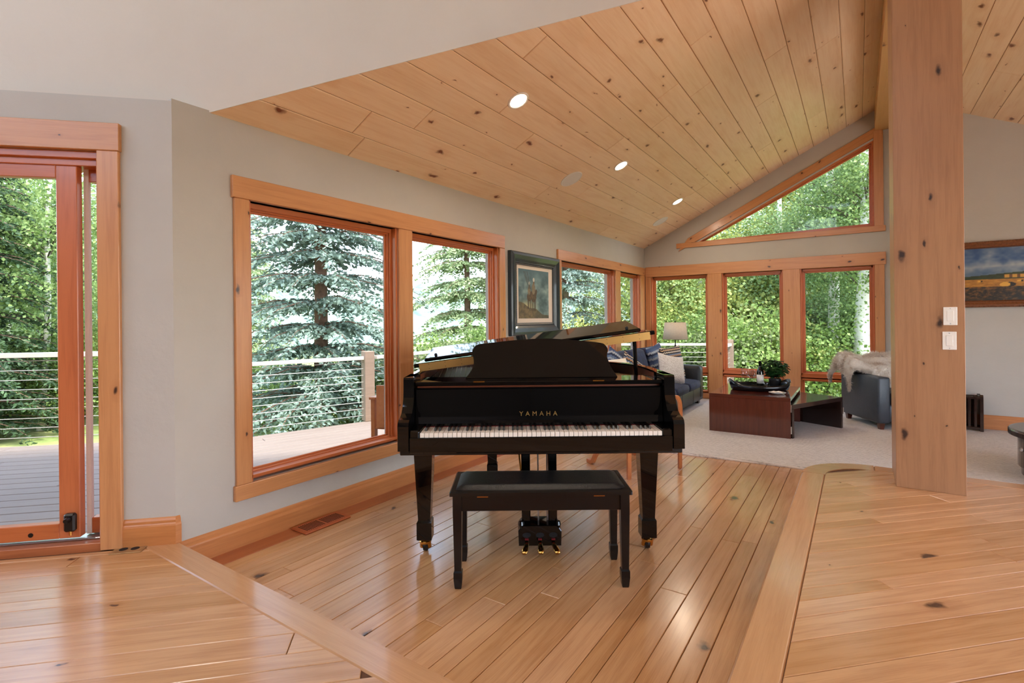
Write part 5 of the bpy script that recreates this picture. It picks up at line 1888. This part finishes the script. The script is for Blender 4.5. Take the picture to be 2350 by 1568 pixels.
tr_ = MB().box(3.78, 12.0, -6.0, 12.0, -0.5, -0.06).build('bounce_terrace', plain('bounce_stone', (214, 202, 188), 0.85, noise=0.06, nscale=2))  # unseen pale slab added to bounce light up to the ceiling
tag(tr_, 'pale slab added right of the house to bounce light, out of the frame', 'bounce_terrace', kind='structure')
railing('cable railing of the upper deck seen through the sliding door', (-10.5, -2.26), (-5.80, 2.44), DU, posts=(0.25, 0.98))
railing('cable railing with a thick post in front of the big spruce', (-6.48, 2.72), (-5.75, 4.87), DL, posts=(1.0,))
railing('cable railing behind the piano lid, seen through the second window', (-5.72, 5.0), (-5.85, 6.5), DL, posts=())
railing('cable railing running towards the far deck corner', (-5.85, 6.52), (-4.72, 9.30), DL, posts=(0.0, 1.0), wood_posts=False)
railing('cable railing behind the floor lamp beyond the gable windows', (-4.68, 9.34), (-2.05, 10.44), DL, posts=(1.0,))
railing('short return railing seen end-on through the middle gable window', (-2.02, 10.36), (-1.94, 8.44), DL, posts=())

# patio chair just showing past the mullion
pcg = thing('patio_chair', 'wooden slatted patio chair on the deck, a sliver beside the window mullion', 'chair', (-3.66, 3.62, DL), R(110))
for s in (-1, 1):
    MB().box(-0.26, 0.26, s * 0.27 - 0.035, s * 0.27 + 0.035, 0.66, 0.685, 0.004).build('armrest', 'bent', pcg)
    MB().box(0.19, 0.25, s * 0.27 - 0.02, s * 0.27 + 0.02, 0.0, 0.66, 0.003).build('leg', 'bent', pcg)
    MB().box(-0.25, -0.19, s * 0.27 - 0.02, s * 0.27 + 0.02, 0.0, 0.66, 0.003).build('leg', 'bent', pcg)
for k in range(5):
    MB().box(-0.24 + k * 0.1, -0.16 + k * 0.1, -0.25, 0.25, 0.38, 0.40, 0.003).build('seat_slat', 'bent', pcg)
for k in range(4):
    MB().box(-0.27, -0.25, -0.22 + k * 0.12, -0.14 + k * 0.12, 0.40, 0.80, 0.003).build('back_slat', 'bent', pcg)

# ------------------------------------------------------------------ outdoors: ground, hill, trees
def at(u, D):
    p = RT * ((u - 1175) / 1177.3 * D) + FW * D
    return p.x, p.y


def gz(x, y):
    r = math.hypot(x + 1, y - 4)
    h = -1.5 + 0.18 * math.sin(x * 0.4) * math.cos(y * 0.35)
    if y > 13:
        h += (y - 13) * 0.16 * max(0.0, min(1.0, (x + 14) / 10))
    h -= max(0, r - 16) * 0.02
    return h


gn = 70
gv, gf = [], []
for j in range(gn + 1):
    for i in range(gn + 1):
        x = -75 + 130 * i / gn
        y = -40 + 130 * j / gn
        z = gz(x, y)
        if -9 < x < 6 and -6 < y < 11:
            z = min(z, -1.3)
        gv.append((x, y, z))
for j in range(gn):
    for i in range(gn):
        a = j * (gn + 1) + i
        gf.append((a, a + 1, a + gn + 2, a + gn + 1))
gr = mesh_obj('ground', gv, gf, 'ground', None, smooth=True)
tag(gr, 'grassy slope around the house seen through the windows', 'ground', kind='structure')
hv, hf = [], []
hn, hm = 60, 14
for j in range(hm + 1):
    for i in range(hn + 1):
        a = R(40 + 190 * i / hn)
        f = j / hm
        rr_ = 260 + 260 * f
        z = -60 + 175 * (f ** 0.8) * (0.75 + 0.30 * math.sin(i * 0.33 + 1.0) + 0.12 * math.sin(i * 0.9)) + 4 * math.sin(i * 2.3 + j * 1.7)
        hv.append((rr_ * math.cos(a), rr_ * math.sin(a), z))
for j in range(hm):
    for i in range(hn):
        a = j * (hn + 1) + i
        hf.append((a, a + 1, a + hn + 2, a + hn + 1))
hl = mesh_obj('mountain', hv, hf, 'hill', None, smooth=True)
tag(hl, 'distant forested mountain, haze put into its colour, behind the spruces', 'mountain', kind='structure')

RS = np.random.RandomState(17)


def crown_mesh(name, mat, n_cl, per, rx, ry, rz, cl, leaf, seed, hollow=0.35, aspect=0.85, flat=False):
    r = np.random.RandomState(seed)
    d = r.normal(size=(n_cl, 3))
    d /= np.linalg.norm(d, axis=1, keepdims=True)
    rad = r.uniform(hollow, 1.0, n_cl) ** 0.6
    cen = d * rad[:, None] * np.array([rx, ry, rz])
    P = np.repeat(cen, per, axis=0) + r.normal(size=(n_cl * per, 3)) * cl * np.array([1, 1, 0.6])
    N = r.normal(size=(n_cl * per, 3)) * 0.8 + np.array([0, 0, 0.6])
    return quad_mesh(name, leaf_cloud(P, N, leaf, r, aspect, 0.08), mat), cen


ASP = [crown_mesh('aspen_crown', 'aspen_leaf', 150, 60, 1.7, 1.7, 2.3, 0.30, 0.085, 31),
       crown_mesh('aspen_crown', 'aspen_leaf2', 150, 60, 1.6, 1.8, 2.5, 0.30, 0.085, 32),
       crown_mesh('aspen_crown', 'yellow_leaf', 140, 60, 1.8, 1.5, 2.2, 0.30, 0.085, 33)]
SHR = [crown_mesh('shrub_crown', 'shrub_leaf', 130, 55, 1.15, 1.15, 1.25, 0.20, 0.075, 41, 0.2),
       crown_mesh('shrub_crown', 'shrub_leaf2', 130, 55, 1.2, 1.1, 1.2, 0.20, 0.07, 42, 0.2),
       crown_mesh('shrub_crown', 'yellow_leaf', 130, 55, 1.1, 1.2, 1.3, 0.20, 0.075, 43, 0.2)]


def aspen(label, u, D, r0, H, variants, rs_, crown_z=None, crown_s=1.0, lean_=0.0, group='aspens outside the windows', n_crowns=1):
    x, y = at(u, D)
    z0 = gz(x, y)
    t = thing('aspen_tree', label, 'tree', (x, y, z0), rs_.uniform(0, 6.28), group)
    inv = Matrix.Rotation(-t.matrix_basis.to_euler().z, 4, 'Z')
    ln = inv @ Vector((RT.x * lean_, RT.y * lean_, 0))
    pts = [(ln.x * (k / 8) ** 1.2 * H + 0.04 * math.sin(k * 1.3 + u), ln.y * (k / 8) ** 1.2 * H + 0.04 * math.cos(k * 1.1 + D), H * k / 8) for k in range(9)]
    MB().tube(pts, [r0 * (1 - 0.085 * k) for k in range(9)], 12).build('trunk', 'aspen_bark', t, smooth=True)
    cz = crown_z if crown_z is not None else H * 0.62
    me, cen = ASP[variants % 3]
    for c in range(n_crowns):
        m = Matrix.Translation((ln.x * cz + (0.5 * math.sin(c * 2.1) if c else 0), ln.y * cz + (0.5 * math.cos(c * 2.1) if c else 0), cz + c * 2.1 * crown_s)) @ Matrix.Rotation(c * 1.9, 4, 'Z') @ Matrix.Scale(crown_s, 4)
        link_mesh('foliage', me, t, m, 'stuff')
        br = MB()
        for q in range(0, len(cen), 9):
            p = m @ Vector(cen[q])
            zb = max(0.3, min(H * 0.95, p.z - 0.5))
            k = zb / H * 8
            b0_ = Vector(pts[int(min(7, k))])
            b0_.z = zb
            mid = (b0_ + p) / 2 + Vector((0, 0, 0.12))
            br.tube([b0_, mid, p], [0.022, 0.014, 0.006], 5, False)
        br.build('branches', 'twig', t)['kind'] = 'stuff'
    return t


def shrub(u, D, s, variant, rs_, dz=0.0, group='leafy shrubs outside the windows', label=None, h=1.0):
    x, y = at(u, D)
    z0 = gz(x, y)
    t = thing('shrub', label, 'shrub', (x, y, z0), rs_.uniform(0, 6.28), group)
    me, cen = SHR[variant % 3]
    m = Matrix.Translation((0, 0, 1.35 * s * h + dz)) @ Matrix.Diagonal((s, s, s * h, 1))
    link_mesh('foliage', me, t, m, 'stuff')
    st_ = MB()
    for q in range(0, len(cen), 8):
        p = m @ Vector(cen[q])
        st_.tube([(0.1 * math.cos(q), 0.1 * math.sin(q), 0.0), (p.x * 0.45 + 0.1 * math.sin(q), p.y * 0.45, p.z * 0.6), tuple(p)], [0.022, 0.014, 0.006], 5, False)
    st_.build('stems', 'twig', t)['kind'] = 'stuff'
    return t


def spruce_mesh(name, mat, H, Rm, seed, card=0.085):
    r = np.random.RandomState(seed)
    P, T = [], []
    z = 0.5
    twig_lines = []
    while z < H - 0.3:
        f = z / H
        ln = Rm * (1 - f) ** 0.75 * r.uniform(0.85, 1.1) + 0.12
        nb = int(9 + 3 * (1 - f))
        a0 = r.uniform(0, 6.28)
        step = 0.04 if z < 6.0 else 0.09
        for b in range(nb):
            a = a0 + 6.283 * b / nb + r.uniform(-0.25, 0.25)
            L = ln * r.uniform(0.75, 1.1)
            zz = z + r.uniform(-0.07, 0.07)
            da = np.array([math.cos(a), math.sin(a), 0.0])
            sd = np.array([-math.sin(a), math.cos(a), 0.0])
            ns = max(4, int(L / 0.11))
            for i in range(1, ns + 1):
                q = i / ns
                base = da * L * q + np.array([0, 0, zz + 0.20 * L * q - 0.50 * L * q * q])
                tl = (0.50 * (1 - q) + 0.10) * min(1.0, L * 0.75)
                for s_ in (-1, 1, 0) if i == ns else (-1, 1):
                    dirv = da * r.uniform(0.55, 0.95) + sd * s_ * r.uniform(0.7, 1.0) + np.array([0, 0, r.uniform(-0.30, 0.0)])
                    dirv /= np.linalg.norm(dirv)
                    m = max(2, int(tl / step))
                    tt = (np.arange(m) + 0.5) / m
                    pts = base + dirv * tl * tt[:, None] + np.array([0, 0, -1.0]) * (0.22 * tl * tt ** 2)[:, None]
                    P.append(pts + r.normal(size=pts.shape) * 0.012)
                    T.append(np.repeat(dirv[None] + np.array([[0, 0, -0.15]]), m, axis=0) + r.normal(size=(m, 3)) * 0.45)
            tt = (np.arange(ns * 2) + 0.5) / (ns * 2)
            pts = da * L * tt[:, None] + np.array([0, 0, 1.0]) * (zz + 0.22 * L * tt - 0.42 * L * tt ** 2)[:, None]
            P.append(pts)
            T.append(np.repeat(da[None], ns * 2, axis=0) + r.normal(size=(ns * 2, 3)) * 0.5)
            twig_lines.append((a, L, zz))
        z += 0.36 + 0.16 * r.rand() if z < 6 else 0.42
    P = np.concatenate(P)
    T = np.concatenate(T)
    n = len(P)
    T /= np.linalg.norm(T, axis=1, keepdims=True)
    S = np.cross(T, r.normal(size=(n, 3)))
    S /= np.maximum(np.linalg.norm(S, axis=1, keepdims=True), 1e-6)
    l = (card * r.uniform(0.7, 1.3, n))[:, None]
    w = l * 0.24
    v = np.empty((n, 4, 3))
    v[:, 0] = P - T * l * 0.5
    v[:, 1] = P + S * w
    v[:, 2] = P + T * l * 0.6
    v[:, 3] = P - S * w
    me = quad_mesh(name, v.reshape(-1, 3), mat)
    tr = MB()
    for a, L, zz in twig_lines:
        pts = [(math.cos(a) * L * q, math.sin(a) * L * q, zz + 0.22 * L * q - 0.42 * L * q * q) for q in (0, 0.35, 0.7, 0.95)]
        tr.tube(pts, [0.02, 0.014, 0.009, 0.004], 5, False)
    return me, tr


sp_me, sp_br = spruce_mesh('spruce_needles', 'spruce', 11.5, 2.5, 5, 0.10)
sp_me2, sp_br2 = spruce_mesh('spruce_needles', 'spruce_green', 10.5, 2.2, 9, 0.10)
sp_me3 = sp_me2.copy()
sp_me3.materials[0] = M['spruce_dark']


def spruce(label, u, D, me, br, s, r0, rz, H):
    x, y = at(u, D)
    t = thing('spruce_tree', label, 'tree', (x, y, gz(x, y)), rz, 'spruces outside the windows')
    MB().tube([(0, 0, 0), (0.02, 0.01, H * s * 0.35), (-0.02, 0.02, H * s * 0.7), (0, 0, H * s)], [r0, r0 * 0.75, r0 * 0.4, 0.02], 12).build('trunk', 'bark', t, smooth=True)
    o = br.build('branches', 'bark', t, local=Matrix.Scale(s, 4))
    o['kind'] = 'stuff'
    link_mesh('needles', me, t, Matrix.Scale(s, 4), 'stuff')
    return t


ro = random.Random(4)
spruce('large blue spruce filling the left big window', 735, 10.4, sp_me, sp_br, 1.0, 0.16, 0.4, 11.5)
spruce('slender green spruce in the second window above the piano', 1072, 15.5, sp_me2, sp_br2, 1.0, 0.12, 1.1, 10.5)
spruce('dark spruce at the left edge of the sliding door', -75, 12.0, sp_me3, sp_br2, 1.0, 0.16, 2.0, 10.5)
spruce('greyish spruce behind the picture, in the corner window', 1300, 14.5, sp_me, sp_br, 0.9, 0.13, 3.0, 11.5)
spruce('far spruce left of the big blue spruce', 560, 24, sp_me2, sp_br2, 1.1, 0.16, 4.0, 10.5)

# aspens at the gable windows
aspen('white aspen trunk on the left of the right gable window', 1911, 12.6, 0.15, 9.5, 1, ro, 4.0, 0.75, 0.0, n_crowns=2)
aspen('thick forked white aspen trunk at the right gable window', 1982, 11.4, 0.19, 10, 0, ro, 4.4, 0.8, 0.01, n_crowns=2)
aspen('aspen seen high in the middle of the triangular window', 1850, 15.5, 0.14, 10, 2, ro, 4.9, 0.95, -0.02, n_crowns=2)
aspen('slim aspen behind the middle gable window', 1795, 14.5, 0.10, 9, 1, ro, 3.2, 0.9, 0.0)
aspen('yellow-green aspen behind the left gable window', 1600, 15.5, 0.10, 8.5, 2, ro, 3.6, 1.0, 0.02)
aspen('leaning aspen behind the floor lamp', 1500, 15.0, 0.09, 8, 0, ro, 3.4, 1.0, 0.03)
aspen('aspen behind the corner window mullion', 1415, 17.0, 0.09, 8, 2, ro, 3.2, 1.0, 0.0)
aspen('aspen beyond the triangular window on the left', 1700, 18.5, 0.12, 10, 0, ro, 5.2, 1.0, 0.0, n_crowns=2)
aspen('aspen far behind the right gable window', 2060, 15.0, 0.12, 9, 1, ro, 4.3, 1.0, 0.0, n_crowns=2)
# aspens at the sliding door
aspen('tall leafy aspen left in the sliding door pane', 20, 16.0, 0.10, 10, 1, ro, 4.2, 1.1, 0.02, n_crowns=2)
aspen('leaning pale aspen trunk in the middle of the door pane', 95, 13.5, 0.09, 9, 0, ro, 4.0, 1.05, 0.05, n_crowns=2)
aspen('bright aspen right in the door pane', 130, 18.0, 0.10, 7.0, 1, ro, 3.4, 1.15, 0.0)
aspen('low yellow-green aspen in the narrow gap of the door', 205, 20.0, 0.09, 7, 2, ro, 2.6, 1.2, 0.0)
aspen('aspen behind the door stile', 60, 22.0, 0.10, 9.5, 0, ro, 3.2, 1.4, 0.0, n_crowns=2)
aspen('aspen half hidden by the left wall corner', 330, 17.0, 0.10, 6, 1, ro, 2.4, 0.9, 0.0)

# shrubs: the same look repeated, told apart only in bulk
GAB = 'leafy green shrubs crowding the gable windows'
for k, (u, D, s, v) in enumerate(((1480, 12.6, 1.05, 0), (1545, 13.2, 1.1, 2), (1610, 12.4, 1.1, 0), (1670, 12.0, 1.1, 1), (1725, 11.6, 1.15, 0), (1785, 12.4, 1.1, 2), (1845, 11.9, 1.05, 0), (1900, 13.6, 1.15, 1), (1955, 13.0, 1.1, 0), (2030, 12.4, 1.1, 0), (1640, 14.5, 1.4, 2), (1760, 15.0, 1.5, 2), (1880, 16.0, 1.5, 0), (1990, 16.0, 1.5, 2), (1540, 16.0, 1.5, 0), (1440, 15.0, 1.4, 2), (1690, 17.0, 1.9, 0), (1820, 18.0, 2.0, 1), (1930, 18.0, 2.0, 2), (2020, 17.5, 1.9, 0), (1590, 18.0, 1.9, 2))):
    shrub(u, D, s, v, ro, 0.0, GAB, 'dense leafy green shrub outside the gable windows')
for k, (u, D, s, v) in enumerate(((1300, 12.2, 0.95, 1), (1345, 12.8, 1.0, 2), (1390, 12.4, 0.95, 0), (1430, 13.2, 1.0, 2))):
    shrub(u, D, s, v, ro, 0.0, 'yellow-green shrubs outside the corner window', 'yellow-green shrub outside the corner window behind the sofa')
for k, (u, D, s, v) in enumerate(((940, 11.5, 0.85, 1), (990, 12.3, 0.95, 0), (1045, 12.0, 0.95, 1), (1100, 12.4, 1.0, 0), (1150, 12.8, 1.0, 0))):
    shrub(u, D, s, v, ro, 0.0, 'pale shrubs below the slender spruce', 'pale green shrub below the slender spruce in the second window')
for k, (u, D, s, v) in enumerate(((600, 13.5, 0.8, 0), (680, 13.0, 0.7, 0), (800, 12.6, 0.8, 0), (860, 12.0, 0.85, 0), (900, 12.4, 0.8, 0))):
    shrub(u, D, s, v, ro, 0.0, 'shrubs under the big spruce', 'green shrub growing under the big blue spruce')
for k, (u, D, s, v) in enumerate(((-40, 13.0, 1.0, 0), (40, 14.5, 1.05, 1), (120, 14.0, 1.0, 0), (200, 15.0, 1.1, 2), (270, 14.0, 1.0, 0))):
    shrub(u, D, s, v, ro, 0.0, 'shrubs beyond the door railing', 'green shrub beyond the railing outside the sliding door')
